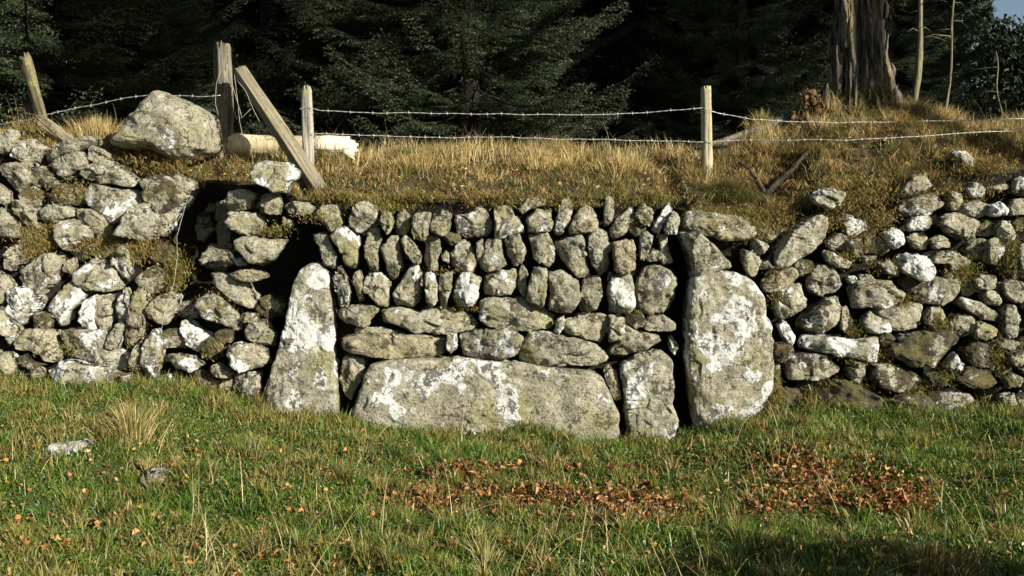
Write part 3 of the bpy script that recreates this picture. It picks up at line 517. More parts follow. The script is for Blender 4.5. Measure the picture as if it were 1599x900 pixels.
('T',0.3,0.5,0.3,6.331,((2.167,1.248),(2.258,1.258),(2.268,1.157),(2.248,1.127),(2.197,1.147))),
('T',0.6,0,0.2,6.304,((2.147,1.026),(2.197,1.026),(2.224,1.006),(2.177,0.98))),
('T',0.85,0,0.1,6.251,((1.703,0.711),(1.755,0.743),(1.818,0.638),(1.792,0.555),(1.755,0.617))),
('T',0.5,0.35,0.3,6.250,((1.845,0.698),(1.877,0.772),(1.95,0.824),(2.034,0.877),(2.118,0.887),(2.128,0.782),(2.097,0.709),(1.961,0.662))),
('T',0.2,0.2,0.5,6.265,((2.107,0.815),(2.144,0.826),(2.165,0.721),(2.128,0.669),(2.102,0.7))),
('T',0.95,0,0.1,6.221,((1.839,0.599),(1.876,0.651),(2.021,0.645),(2.157,0.619),(2.23,0.63),(2.323,0.656),(2.329,0.547),(2.297,0.479),(2.178,0.51),(2.021,0.547),(1.855,0.557))),
('T',0.6,0.1,0.3,6.201,((1.75,0.466),(1.776,0.529),(1.869,0.539),(2.015,0.518),(2.082,0.446),(2.035,0.383),(1.942,0.368),(1.766,0.378))),
('T',0.5,0.2,0.3,6.210,((2.127,0.446),(2.169,0.483),(2.22,0.457),(2.236,0.394),(2.2,0.332),(2.138,0.394))),
('T',0.35,0.6,0.35,6.200,((1.802,0.297),(1.865,0.338),(2,0.359),(2.104,0.38),(2.229,0.307),(2.323,0.266),(2.313,0.182),(2.229,0.12),(2.073,0.109),(1.917,0.109),(1.834,0.161))),
('T',0.05,0.4,0.8,6.260,((1.667,0.45),(1.704,0.471),(1.714,0.325),(1.662,0.314))),
('T',0.15,0,0.2,6.372,((2.502,1.532),(2.532,1.594),(2.604,1.675),(2.696,1.691),(2.726,1.614),(2.634,1.563),(2.532,1.527))),
('T',0.3,0.05,0.3,6.354,((2.525,1.461),(2.555,1.502),(2.687,1.552),(2.799,1.568),(2.794,1.481),(2.708,1.42),(2.586,1.41),(2.525,1.425))),
('T',0.6,0.05,0.4,6.337,((2.538,1.349),(2.564,1.39),(2.675,1.415),(2.695,1.37),(2.685,1.324),(2.574,1.314))),
('T',0.2,0.2,0.4,6.368,((2.815,1.481),(2.831,1.563),(2.912,1.563),(2.917,1.512),(2.871,1.451),(2.841,1.451))),
('T',0.55,0.1,0.2,6.368,((2.931,1.583),(2.972,1.618),(3.053,1.603),(3.083,1.563),(3.053,1.532),(2.972,1.532))),
('T',0.1,0.3,0.3,6.422,((3.109,1.595),(3.181,1.615),(3.252,1.615),(3.278,1.59),(3.16,1.574))),
('T',0.1,0.2,0.1,6.371,((2.92,1.451),(2.945,1.512),(3.057,1.517),(3.098,1.471),(3.098,1.42),(3.037,1.4),(2.956,1.42))),
('T',0.75,0.1,0.2,6.350,((3.09,1.481),(3.166,1.496),(3.187,1.451),(3.166,1.415),(3.095,1.405))),
('T',0.3,0.1,0.3,6.354,((3.22,1.461),(3.251,1.512),(3.322,1.522),(3.362,1.512),(3.352,1.42),(3.24,1.42))),
('T',0.04,0.1,0.4,6.334,((2.75,1.359),(2.801,1.42),(2.902,1.42),(3.044,1.38),(3.024,1.329),(2.989,1.258),(2.933,1.273),(2.801,1.304))),
('T',0.75,0.1,0.2,6.330,((3.138,1.319),(3.179,1.375),(3.239,1.375),(3.249,1.289),(3.219,1.248),(3.148,1.279))),
('T',0.8,0.2,0.2,6.322,((2.398,1.289),(2.468,1.339),(2.509,1.289),(2.514,1.248),(2.468,1.198),(2.433,1.228))),
('T',0.5,0.1,0.3,6.321,((2.563,1.269),(2.599,1.304),(2.669,1.309),(2.694,1.248),(2.669,1.198),(2.599,1.198))),
('T',0.5,0.1,0.3,6.317,((2.69,1.259),(2.746,1.279),(2.811,1.239),(2.806,1.208),(2.746,1.208),(2.705,1.198))),
('T',0.97,0,0.05,6.276,((2.459,1.119),(2.504,1.154),(2.594,1.159),(2.664,1.139),(2.68,1.028),(2.614,1.003),(2.544,1.033),(2.484,1.068))),
('T',0.2,0.1,0.5,6.301,((2.676,1.148),(2.742,1.178),(2.883,1.178),(2.963,1.118),(2.953,1.083),(2.822,1.068),(2.802,1.108),(2.701,1.108))),
('T',0.5,0.1,0.2,6.309,((3.066,1.168),(3.076,1.249),(3.127,1.259),(3.162,1.198),(3.127,1.088),(3.076,1.108))),
('T',0.4,0.1,0.3,6.302,((3.247,1.169),(3.289,1.229),(3.327,1.209),(3.327,1.008),(3.272,1.028))),
('T',0.3,0.1,0.4,6.303,((2.792,1.048),(2.862,1.053),(2.892,0.987),(2.892,0.947),(2.802,0.967))),
('T',0.4,0.2,0.3,6.313,((2.343,1.107),(2.413,1.118),(2.484,1.067),(2.494,1.017),(2.403,1.047))),
('T',0.3,0.4,0.3,6.291,((2.947,0.998),(2.987,1.033),(3.077,1.028),(3.067,0.948),(2.977,0.938))),
('T',0.4,0.1,0.2,6.322,((2.264,1.148),(2.334,1.153),(2.314,1.117),(2.264,1.112))),
('T',0.5,0.1,0.5,6.314,((2.24,1.032),(2.321,1.022),(2.331,0.997),(2.25,0.987))),
('T',0.6,0.1,0.2,6.314,((2.15,1.027),(2.19,1.022),(2.19,0.992),(2.155,0.997))),
('T',0.3,0.2,0.4,6.400,((2.865,1.819),(2.947,1.829),(3.039,1.788),(3.008,1.727),(2.937,1.747),(2.906,1.778))),
('T',0.08,0.15,0.45,6.270,((2.177,0.926),(2.208,0.989),(2.345,1),(2.418,0.979),(2.492,0.926),(2.518,0.874),(2.471,0.853),(2.355,0.827),(2.208,0.827))),
('T',0.6,0.1,0.3,6.269,((2.622,0.853),(2.628,0.927),(2.68,1.01),(2.848,1),(2.89,0.927),(2.869,0.874),(2.743,0.843),(2.649,0.848))),
('T',0.88,0,0.1,6.241,((2.231,0.742),(2.288,0.794),(2.382,0.752),(2.403,0.71),(2.393,0.674),(2.267,0.674),(2.236,0.71))),
('T',0.2,0.2,0.45,6.257,((2.31,0.801),(2.414,0.822),(2.446,0.828),(2.629,0.854),(2.634,0.76),(2.603,0.686),(2.488,0.671),(2.42,0.686),(2.409,0.739))),
('T',0.4,0.2,0.3,6.248,((2.65,0.762),(2.687,0.825),(2.76,0.819),(2.775,0.762),(2.749,0.715),(2.666,0.71))),
('T',0.4,0.3,0.3,6.238,((2.769,0.71),(2.821,0.773),(2.925,0.762),(2.946,0.679),(2.873,0.632),(2.8,0.658))),
('T',0.25,0.15,0.4,6.234,((2.936,0.722),(2.993,0.737),(3.087,0.68),(3.087,0.649),(3.025,0.623),(2.941,0.638))),
('T',0.4,0.2,0.25,6.254,((2.86,0.844),(2.902,0.886),(2.986,0.855),(3.09,0.802),(3.132,0.782),(3.09,0.734),(3.017,0.75),(2.944,0.792))),
('T',0.3,0.2,0.35,6.276,((3.002,0.906),(3.055,0.948),(3.123,0.885),(3.112,0.838),(3.034,0.854))),
('T',0.25,0.1,0.15,6.243,((3.133,0.783),(3.154,0.841),(3.206,0.836),(3.242,0.752),(3.216,0.637),(3.174,0.627),(3.143,0.679))),
('T',0.6,0.2,0.3,6.272,((3.151,0.969),(3.204,1),(3.281,0.99),(3.309,0.927),(3.288,0.853),(3.204,0.864),(3.162,0.906))),
('T',0.5,0.45,0.3,6.217,((2.377,0.554),(2.456,0.627),(2.581,0.669),(2.769,0.679),(2.831,0.627),(2.842,0.575),(2.758,0.523),(2.685,0.45),(2.591,0.481),(2.56,0.439),(2.477,0.491))),
('T',0.55,0.1,0.2,6.214,((2.742,0.465),(2.794,0.543),(2.83,0.486),(2.825,0.434),(2.773,0.424))),
('T',0.2,0.05,0.4,6.232,((3.072,0.619),(3.186,0.619),(3.186,0.593),(3.113,0.551),(3.077,0.577))),
('T',0.65,0.1,0.2,6.209,((3.129,0.538),(3.242,0.549),(3.259,0.497),(3.176,0.456),(3.145,0.497))),
('T',0.4,0.5,0.3,6.212,((2.874,0.557),(2.936,0.619),(3.03,0.598),(3.071,0.525),(3.051,0.453),(2.967,0.453),(2.905,0.484))),
('T',0.4,0.5,0.3,6.200,((2.792,0.383),(2.885,0.446),(3.04,0.435),(3.056,0.342),(2.988,0.321),(2.874,0.332))),
('T',0.45,0.35,0.3,6.200,((2.274,0.391),(2.3,0.464),(2.383,0.48),(2.518,0.433),(2.611,0.381),(2.622,0.329),(2.549,0.288),(2.424,0.298),(2.3,0.339))),
('T',0.6,0.15,0.3,6.210,((2.124,0.445),(2.161,0.487),(2.213,0.476),(2.223,0.414),(2.161,0.393))),
('T',0.5,0.5,0.3,6.200,((2.391,0.237),(2.474,0.278),(2.588,0.289),(2.691,0.247),(2.691,0.154),(2.588,0.128),(2.463,0.175))),
('T',0.88,0.1,0.1,6.180,((2.653,0.281),(2.788,0.312),(2.901,0.281),(2.932,0.23),(2.85,0.168),(2.694,0.137),(2.684,0.23))),
('T',0.3,0.5,0.4,6.220,((2.621,0.412),(2.694,0.423),(2.746,0.371),(2.735,0.329),(2.652,0.329))),
('T',0.5,0.2,0.3,6.200,((3.099,0.395),(3.161,0.416),(3.228,0.384),(3.213,0.333),(3.12,0.322))),
('T',0.5,0.2,0.3,6.200,((3.069,0.27),(3.152,0.291),(3.173,0.219),(3.11,0.177))),
('T',0.5,0.2,0.3,6.200,((3.182,0.281),(3.238,0.291),(3.275,0.219),(3.202,0.178))),
('T',0.3,0.2,0.3,6.220,((3.211,0.444),(3.274,0.465),(3.289,0.392),(3.243,0.408))),
('U',0.65,0.05,0.15,6.160,((-1.634,1.669),(-1.605,1.731),(-1.533,1.756),(-1.43,1.746),(-1.358,1.689),(-1.363,1.648),(-1.409,1.627),(-1.43,1.566),(-1.492,1.56),(-1.554,1.596),(-1.605,1.622))),
('V',0.3,0.05,0.4,6.620,((-2.805,1.904),(-2.693,2),(-2.645,2.112),(-2.566,2.176),(-2.486,2.263),(-2.438,2.282),(-2.326,2.239),(-2.231,2.191),(-2.103,2.112),(-2.071,2),(-2.071,1.857),(-2.183,1.825),(-2.263,1.777),(-2.342,1.793),(-2.502,1.872),(-2.693,1.88))),
('W',0.8,0.1,0.1,5.120,((-2.463,0.183),(-2.413,0.213),(-2.329,0.219),(-2.262,0.233),(-2.219,0.216),(-2.239,0.183),(-2.346,0.159),(-2.43,0.152))),
('W',0.2,0.4,0.4,4.920,((-1.878,0.085),(-1.842,0.114),(-1.794,0.117),(-1.746,0.101),(-1.733,0.072),(-1.755,0.053),(-1.836,0.046))),
('L',0.18,0.8,0.37,6.567,((-2.236,1.151),(-2.272,1.099),(-2.337,1.069),(-2.411,1.093),(-2.414,1.151),(-2.39,1.192),(-2.337,1.241),(-2.275,1.199))),
('L',0.37,0.64,0.33,6.241,((-1.867,0.354),(-1.912,0.311),(-1.967,0.276),(-2.046,0.292),(-2.062,0.354),(-2.041,0.413),(-1.967,0.434),(-1.915,0.395))),
('L',0.43,0.75,0.27,6.573,((-3.099,1.232),(-3.119,1.171),(-3.196,1.14),(-3.274,1.171),(-3.316,1.232),(-3.263,1.284),(-3.196,1.321),(-3.128,1.285))),
('L',0.3,0.76,0.42,6.300,((-1.455,0.823),(-1.508,0.772),(-1.573,0.744),(-1.633,0.776),(-1.668,0.823),(-1.636,0.872),(-1.573,0.892),(-1.502,0.878))),
('L',0.17,0.73,0.39,6.711,((-2.93,1.545),(-2.975,1.488),(-3.048,1.483),(-3.127,1.483),(-3.165,1.545),(-3.129,1.608),(-3.048,1.622),(-2.974,1.603))),
('L',0.41,0.42,0.4,6.316,((-2.083,0.624),(-2.109,0.564),(-2.186,0.57),(-2.257,0.568),(-2.27,0.624),(-2.237,0.663),(-2.186,0.685),(-2.116,0.679))),
('L',0.11,0.48,0.35,6.569,((-2.662,1.181),(-2.669,1.123),(-2.743,1.095),(-2.806,1.132),(-2.853,1.181),(-2.8,1.225),(-2.743,1.235),(-2.678,1.232))),
('L',0.33,0.64,0.39,6.411,((-2.056,0.797),(-2.051,0.744),(-2.118,0.74),(-2.188,0.742),(-2.214,0.797),(-2.171,0.838),(-2.118,0.858),(-2.061,0.841))),
('L',0.1,0.57,0.39,6.357,((-2.977,0.722),(-3.001,0.682),(-3.053,0.656),(-3.1,0.686),(-3.122,0.722),(-3.12,0.775),(-3.053,0.783),(-2.998,0.766))),
('L',0.11,0.42,0.42,6.279,((-3.074,0.386),(-3.108,0.357),(-3.146,0.33),(-3.193,0.35),(-3.219,0.386),(-3.19,0.421),(-3.146,0.445),(-3.092,0.428))),
('L',0.23,0.71,0.26,6.563,((-2.827,1.164),(-2.843,1.126),(-2.892,1.117),(-2.936,1.13),(-2.952,1.164),(-2.936,1.198),(-2.892,1.219),(-2.849,1.197))),
('L',0.21,0.53,0.46,6.258,((-2.297,0.345),(-2.316,0.315),(-2.353,0.289),(-2.392,0.315),(-2.406,0.345),(-2.396,0.378),(-2.353,0.398),(-2.318,0.372))),
('L',0.17,0.72,0.46,6.261,((-1.787,0.648),(-1.798,0.617),(-1.838,0.597),(-1.889,0.608),(-1.897,0.648),(-1.875,0.677),(-1.838,0.686),(-1.794,0.682))),
('L',0.22,0.57,0.35,6.572,((-2.452,1.202),(-2.476,1.166),(-2.523,1.147),(-2.563,1.171),(-2.573,1.202),(-2.562,1.233),(-2.523,1.257),(-2.484,1.233))),
('L',0.18,0.7,0.46,6.479,((-2.202,0.951),(-2.219,0.927),(-2.25,0.895),(-2.299,0.913),(-2.323,0.951),(-2.29,0.983),(-2.25,1.007),(-2.2,0.991))),
('C',0.42,0.68,0.48,6.244,((0.851,0.747),(0.833,0.709),(0.786,0.697),(0.745,0.715),(0.709,0.747),(0.739,0.783),(0.786,0.813),(0.826,0.778))),
('C',0.43,0.64,0.34,6.253,((0.846,1.331),(0.819,1.308),(0.79,1.283),(0.758,1.306),(0.742,1.331),(0.749,1.363),(0.79,1.373),(0.827,1.359))),
('C',0.42,0.72,0.46,6.239,((-0.333,1.266),(-0.343,1.232),(-0.385,1.227),(-0.417,1.241),(-0.439,1.266),(-0.428,1.299),(-0.385,1.3),(-0.342,1.299))),
('C',0.1,0.42,0.28,6.237,((0.963,1.152),(0.93,1.13),(0.902,1.116),(0.87,1.126),(0.85,1.152),(0.867,1.179),(0.902,1.192),(0.944,1.184))),
('T',0.31,0.54,0.3,6.369,((2.475,1.225),(2.439,1.166),(2.363,1.169),(2.299,1.175),(2.281,1.225),(2.305,1.27),(2.363,1.291),(2.432,1.279))),
('T',0.23,0.72,0.41,6.332,((2.671,0.944),(2.65,0.891),(2.582,0.881),(2.534,0.907),(2.51,0.944),(2.525,0.989),(2.582,1.016),(2.652,0.999))),
('T',0.13,0.57,0.36,6.386,((3.124,1.191),(3.106,1.139),(3.038,1.126),(2.972,1.139),(2.954,1.191),(2.985,1.233),(3.038,1.26),(3.105,1.244))),
('T',0.41,0.72,0.42,6.363,((3.308,1.075),(3.3,1.019),(3.229,1),(3.177,1.034),(3.147,1.075),(3.181,1.113),(3.229,1.151),(3.293,1.126))),
('T',0.41,0.47,0.26,6.393,((2.185,1.241),(2.179,1.194),(2.119,1.193),(2.072,1.204),(2.026,1.241),(2.075,1.276),(2.119,1.292),(2.165,1.277))),
('T',0.28,0.69,0.28,6.270,((1.846,0.26),(1.814,0.212),(1.753,0.187),(1.683,0.206),(1.67,0.26),(1.688,0.311),(1.753,0.308),(1.816,0.31))),
('T',0.36,0.56,0.34,6.430,((3.408,1.61),(3.398,1.571),(3.347,1.547),(3.283,1.56),(3.279,1.61),(3.301,1.646),(3.347,1.663),(3.406,1.656))),
('T',0.36,0.67,0.38,6.272,((1.804,0.539),(1.776,0.508),(1.735,0.483),(1.673,0.491),(1.667,0.539),(1.679,0.584),(1.735,0.586),(1.791,0.583))),
('T',0.17,0.51,0.3,6.395,((3.196,1.325),(3.152,1.292),(3.11,1.28),(3.053,1.28),(3.023,1.325),(3.059,1.365),(3.11,1.38),(3.166,1.369))),
('T',0.19,0.49,0.26,6.259,((3.182,0.442),(3.176,0.402),(3.125,0.379),(3.083,0.41),(3.052,0.442),(3.08,0.477),(3.125,0.503),(3.173,0.48))),
('T',0.26,0.73,0.46,6.262,((3.096,0.263),(3.084,0.229),(3.041,0.216),(2.989,0.222),(2.988,0.263),(2.984,0.308),(3.041,0.314),(3.09,0.301))),
('T',0.35,0.67,0.49,6.410,((3.406,1.358),(3.388,1.316),(3.334,1.31),(3.283,1.318),(3.254,1.358),(3.289,1.393),(3.334,1.402),(3.374,1.389))),
('T',0.21,0.57,0.43,6.338,((1.939,1.077),(1.925,1.046),(1.885,1.035),(1.835,1.038),(1.81,1.077),(1.831,1.119),(1.885,1.121),(1.938,1.119))),
('T',0.27,0.48,0.4,6.299,((3.343,0.586),(3.31,0.556),(3.272,0.542),(3.227,0.551),(3.206,0.586),(3.24,0.611),(3.272,0.629),(3.313,0.618))),
('T',0.43,0.55,0.44,6.296,((2.461,0.619),(2.434,0.592),(2.4,0.577),(2.354,0.583),(2.352,0.619),(2.35,0.658),(2.4,0.675),(2.434,0.645))),
('L',0.38,0.32,0.37,6.770,((-4.076,1.813),(-4.093,1.707),(-4.236,1.687),(-4.372,1.681),(-4.464,1.761),(-4.453,1.862),(-4.367,1.939),(-4.237,1.935),(-4.103,1.912))),
('L',0.56,0.28,0.34,6.771,((-3.656,1.813),(-3.679,1.721),(-3.827,1.702),(-3.974,1.691),(-4.057,1.769),(-4.035,1.852),(-3.975,1.935),(-3.827,1.923),(-3.691,1.899))),
('L',0.39,0.36,0.21,6.652,((-3.902,1.526),(-3.929,1.438),(-4.06,1.412),(-4.203,1.403),(-4.293,1.479),(-4.285,1.57),(-4.203,1.649),(-4.058,1.646),(-3.925,1.614))),
('L',0.34,0.13,0.23,6.652,((-3.49,1.526),(-3.528,1.439),(-3.659,1.411),(-3.793,1.416),(-3.878,1.483),(-3.887,1.57),(-3.791,1.634),(-3.656,1.653),(-3.536,1.607))),
('L',0.3,0.26,0.34,6.535,((-3.933,1.248),(-3.954,1.158),(-4.085,1.121),(-4.233,1.12),(-4.326,1.199),(-4.324,1.297),(-4.229,1.373),(-4.087,1.368),(-3.946,1.343))),
('L',0.69,0.31,0.27,6.535,((-3.542,1.248),(-3.587,1.169),(-3.693,1.124),(-3.827,1.129),(-3.911,1.203),(-3.89,1.289),(-3.821,1.36),(-3.695,1.367),(-3.567,1.338))),
('L',0.46,0.11,0.33,6.424,((-3.747,0.98),(-3.766,0.885),(-3.92,0.872),(-4.066,0.86),(-4.152,0.936),(-4.145,1.023),(-4.06,1.095),(-3.917,1.1),(-3.786,1.065))),
('L',0.24,0.26,0.43,6.423,((-3.373,0.98),(-3.381,0.882),(-3.53,0.851),(-3.661,0.876),(-3.762,0.935),(-3.756,1.024),(-3.659,1.083),(-3.533,1.096),(-3.406,1.065))),
('L',0.67,0.36,0.31,6.316,((-3.804,0.72),(-3.842,0.632),(-3.951,0.582),(-4.08,0.597),(-4.168,0.671),(-4.161,0.768),(-4.083,0.848),(-3.955,0.845),(-3.82,0.823))),
('L',0.52,0.19,0.32,6.318,((-3.425,0.721),(-3.447,0.641),(-3.57,0.613),(-3.698,0.616),(-3.774,0.682),(-3.787,0.764),(-3.709,0.838),(-3.567,0.841),(-3.433,0.809))),
('L',0.3,0.33,0.24,6.211,((-3.644,0.471),(-3.639,0.378),(-3.786,0.351),(-3.92,0.366),(-3.999,0.431),(-4.005,0.512),(-3.925,0.582),(-3.789,0.579),(-3.671,0.548))),
('L',0.21,0.23,0.3,6.212,((-3.281,0.471),(-3.301,0.395),(-3.416,0.364),(-3.535,0.375),(-3.6,0.436),(-3.604,0.507),(-3.535,0.568),(-3.416,0.581),(-3.305,0.546))),
('T',0.37,0.14,0.21,6.359,((3.714,1.513),(3.693,1.418),(3.562,1.397),(3.422,1.379),(3.362,1.47),(3.367,1.555),(3.432,1.634),(3.562,1.633),(3.701,1.612))),
('T',0.25,0.3,0.44,6.359,((4.105,1.513),(4.072,1.412),(3.942,1.365),(3.81,1.39),(3.735,1.467),(3.734,1.559),(3.799,1.649),(3.94,1.652),(4.067,1.611))),
('T',0.44,0.34,0.43,6.313,((3.76,1.197),(3.744,1.11),(3.627,1.079),(3.51,1.089),(3.44,1.156),(3.418,1.243),(3.493,1.326),(3.627,1.315),(3.773,1.301))),
('T',0.54,0.38,0.24,6.312,((4.155,1.197),(4.145,1.099),(4.006,1.058),(3.873,1.087),(3.788,1.153),(3.766,1.246),(3.872,1.307),(4.002,1.321),(4.135,1.289))),
('T',0.28,0.32,0.35,6.266,((3.681,0.885),(3.649,0.774),(3.518,0.725),(3.386,0.75),(3.307,0.834),(3.314,0.935),(3.378,1.032),(3.516,1.032),(3.639,0.99))),
('T',0.62,0.29,0.42,6.266,((4.033,0.885),(4.001,0.79),(3.883,0.742),(3.761,0.769),(3.673,0.837),(3.662,0.937),(3.747,1.019),(3.879,1.01),(4.004,0.982))),
('T',0.26,0.12,0.36,6.221,((3.754,0.578),(3.725,0.47),(3.581,0.445),(3.45,0.452),(3.382,0.534),(3.37,0.626),(3.437,0.721),(3.579,0.705),(3.719,0.683))),
('T',0.59,0.28,0.4,6.221,((4.061,0.579),(4.059,0.482),(3.939,0.45),(3.832,0.472),(3.761,0.536),(3.737,0.628),(3.828,0.691),(3.939,0.706),(4.052,0.672))),
('T',0.43,0.17,0.41,6.200,((3.61,0.271),(3.588,0.183),(3.48,0.133),(3.36,0.159),(3.294,0.23),(3.261,0.322),(3.359,0.386),(3.48,0.412),(3.588,0.36))),
('T',0.3,0.26,0.32,6.200,((3.997,0.271),(3.98,0.156),(3.84,0.133),(3.712,0.133),(3.639,0.221),(3.651,0.318),(3.707,0.415),(3.842,0.417),(3.978,0.385))),
]
def stone_geom(poly, depth, seed, N=24, big=False):
    """outline + depth -> chipped, weathered block; the front is a concentric square grid, so it has no pole"""
    P = np.array(poly, float); c = P.mean(0); Q = P - c
    M = 128
    th = np.linspace(0, 2 * math.pi, M, endpoint=False); r = np.zeros(M)
    A = Q; B = np.roll(Q, -1, 0); E = B - A
    for i, t in enumerate(th):
        d = np.array([math.cos(t), math.sin(t)])
        den = d[0] * E[:, 1] - d[1] * E[:, 0]
        with np.errstate(divide='ignore', invalid='ignore'):
            tt = (A[:, 0] * E[:, 1] - A[:, 1] * E[:, 0]) / den; uu = (A[:, 0] * d[1] - A[:, 1] * d[0]) / den
        ok = (tt > 0) & (uu >= -1e-6) & (uu <= 1 + 1e-6) & (np.abs(den) > 1e-9)
        r[i] = tt[ok].max() if ok.any() else .02
    for _ in range(1): r = .25 * np.roll(r, 1) + .5 * r + .25 * np.roll(r, -1)
    r = r * (1.0 if big else 1.03) + (.002 if big else .004)
    rs = random.Random(seed); sd = rs.uniform(0, 99)
    # a wandering edge
    for i, t in enumerate(th):
        x, z = math.cos(t) * r[i], math.sin(t) * r[i]
        r[i] += .009 * mn.noise(Vector((x * 16 + sd, z * 16, sd))) + .005 * mn.noise(Vector((x * 45 + sd, z * 45, sd)))
    n = rs.uniform(4.5, 9.0) if not big else (3.4 if depth > .3 else 11.0)
    g = np.linspace(-1, 1, N); a_, b_ = np.meshgrid(g, g, indexing='ij'); a_ = a_.ravel(); b_ = b_.ravel()
    s = np.maximum(abs(a_), abs(b_)); t = np.zeros_like(a_)
    with np.errstate(divide='ignore', invalid='ignore'):
        h = np.abs(a_) >= np.abs(b_)
        t = np.where(h, np.where(a_ >= 0, 0, math.pi) + math.pi / 4 * np.where(a_ != 0, b_ / np.where(a_ == 0, 1, a_), 0),
                     np.where(b_ >= 0, math.pi / 2, 3 * math.pi / 2) - math.pi / 4 * np.where(b_ != 0, a_ / np.where(b_ == 0, 1, b_), 0))
    t = np.mod(t, 2 * math.pi)
    s2 = 1 - (1 - s) ** 1.55
    rt = np.interp(t, np.append(th, 2 * math.pi), np.append(r, r[0]))
    def prof(q): return -depth * np.clip(1 - q ** n, 0, 1) ** (1 / n)
    f = np.stack([np.cos(t) * rt * s2, prof(s2), np.sin(t) * rt * s2], 1)
    idx = np.arange(N * N).reshape(N, N)
    loop = np.concatenate([idx[:-1, 0], idx[-1, :-1], idx[1:, -1][::-1], idx[0, 1:][::-1]])
    F = [np.stack([idx[:-1, :-1].ravel(), idx[1:, :-1].ravel(), idx[1:, 1:].ravel(), idx[:-1, 1:].ravel()], 1)]
    nl = len(loop); prev = loop; base = f[loop]; off = len(f); parts = [f]
    for sc_, y in ((1.0, .3), (.95, .62), (.75, .92), (.35, 1.0)):
        q = base * [sc_, 1, sc_]; q[:, 1] = y * depth; parts.append(q); cur = off + np.arange(nl); off += nl
        F.append(np.stack([np.roll(prev, -1), prev, cur, np.roll(cur, -1)], 1)[:, ::-1]); prev = cur
    f = np.vstack(parts)
    F = [x[:, ::-1] if k_ == 0 else x[:, ::-1] for k_, x in enumerate(F)]
    ext0 = np.ptp(f[:, [0, 2]], axis=0); lo0 = f[:, [0, 2]].min(0)
    for q_ in range(rs.randint(5, 8) if not big else 4):
        if q_ < 1 and not big: nrm = np.array([rs.uniform(-1, 1), -rs.uniform(.1, .35), rs.uniform(-1, 1)]); lo_, hi_ = .88, .97
        else: nrm = np.array([rs.uniform(-.8, .8), -1., rs.uniform(-.8, .8)]); lo_, hi_ = .76, .94
        nrm /= np.linalg.norm(nrm)
        d = f @ nrm; lim = d.max() * (rs.uniform(lo_, hi_) if not big else rs.uniform(.94, .985)); ex = np.clip(d - lim, 0, None)
        f -= np.outer(ex * .95, nrm)
    ext1 = np.ptp(f[:, [0, 2]], axis=0); lo1 = f[:, [0, 2]].min(0)
    f[:, [0, 2]] = (f[:, [0, 2]] - lo1) / ext1 * ext0 + lo0
    Fq = np.vstack(F)
    for _ in range(2 if big else 1):
        acc = np.zeros_like(f); cn = np.zeros(len(f))
        for u in range(4):
            for dlt in (1, 3): np.add.at(acc, Fq[:, u], f[Fq[:, (u + dlt) % 4]]); np.add.at(cn, Fq[:, u], 1)
        f = .65 * f + .35 * acc / cn[:, None]
    tx, tz = rs.uniform(-.26, .26), rs.uniform(-.24, .24)
    if big: tx *= .2; tz *= .2
    f[:, 1] += (tx * f[:, 0] + tz * f[:, 2]) * np.where(f[:, 1] < 0, 1, .3)
    rr = np.stack([f[:, 0], f[:, 1] * .6, f[:, 2]], 1); L = np.linalg.norm(rr, axis=1, keepdims=True) + 1e-6
    nrm = rr / L * np.array([.6, 1, .6]); nrm[:, 1] -= .7; nrm /= np.linalg.norm(nrm, axis=1, keepdims=True)
    sz = min(1., math.sqrt(ext0[0] * ext0[1]) / .22)
    cs = rs.uniform(7, 11) if not big else 9.
    def dd(p):
        x, y, z = p
        v = .013 * sz * mn.noise(Vector((x * 8 + sd, y * 8, z * 8))) + .009 * sz * mn.noise(Vector((x * 19 + sd, y * 19, z * 19 + 3)))
        v += .0055 * mn.noise(Vector((x * 45 + sd, y * 45, z * 45))) + .0035 * mn.noise(Vector((x * 95 + sd, y * 95, z * 95)))
        pv = Vector((x * cs + sd, y * cs, z * cs)); cp = mn.voronoi(pv)[1][0]; cv_ = mn.noise_vector(cp * 3.7) * 1.6
        v += (.20 if not big else .14) * cv_.dot(pv - cp) / cs + (.008 if not big else .004) * cv_.x * sz
        k = mn.noise(Vector((x * 13, y * 13 + sd, z * 13 + 7)))
        return v - .016 * sz * max(0, k - .2) - .010 * sz * max(0, .06 - abs(mn.noise(Vector((x * 6 + sd, y * 6, z * 11))))) / .06
    f += nrm * np.array([dd(p) for p in f])[:, None]
    if big:
        for _ in range(2 if depth > .3 else 1):
            acc = np.zeros_like(f); cn = np.zeros(len(f))
            for u in range(4):
                for dlt in (1, 3): np.add.at(acc, Fq[:, u], f[Fq[:, (u + dlt) % 4]]); np.add.at(cn, Fq[:, u], 1)
            f = .6 * f + .4 * acc / cn[:, None]
    return f, F, c

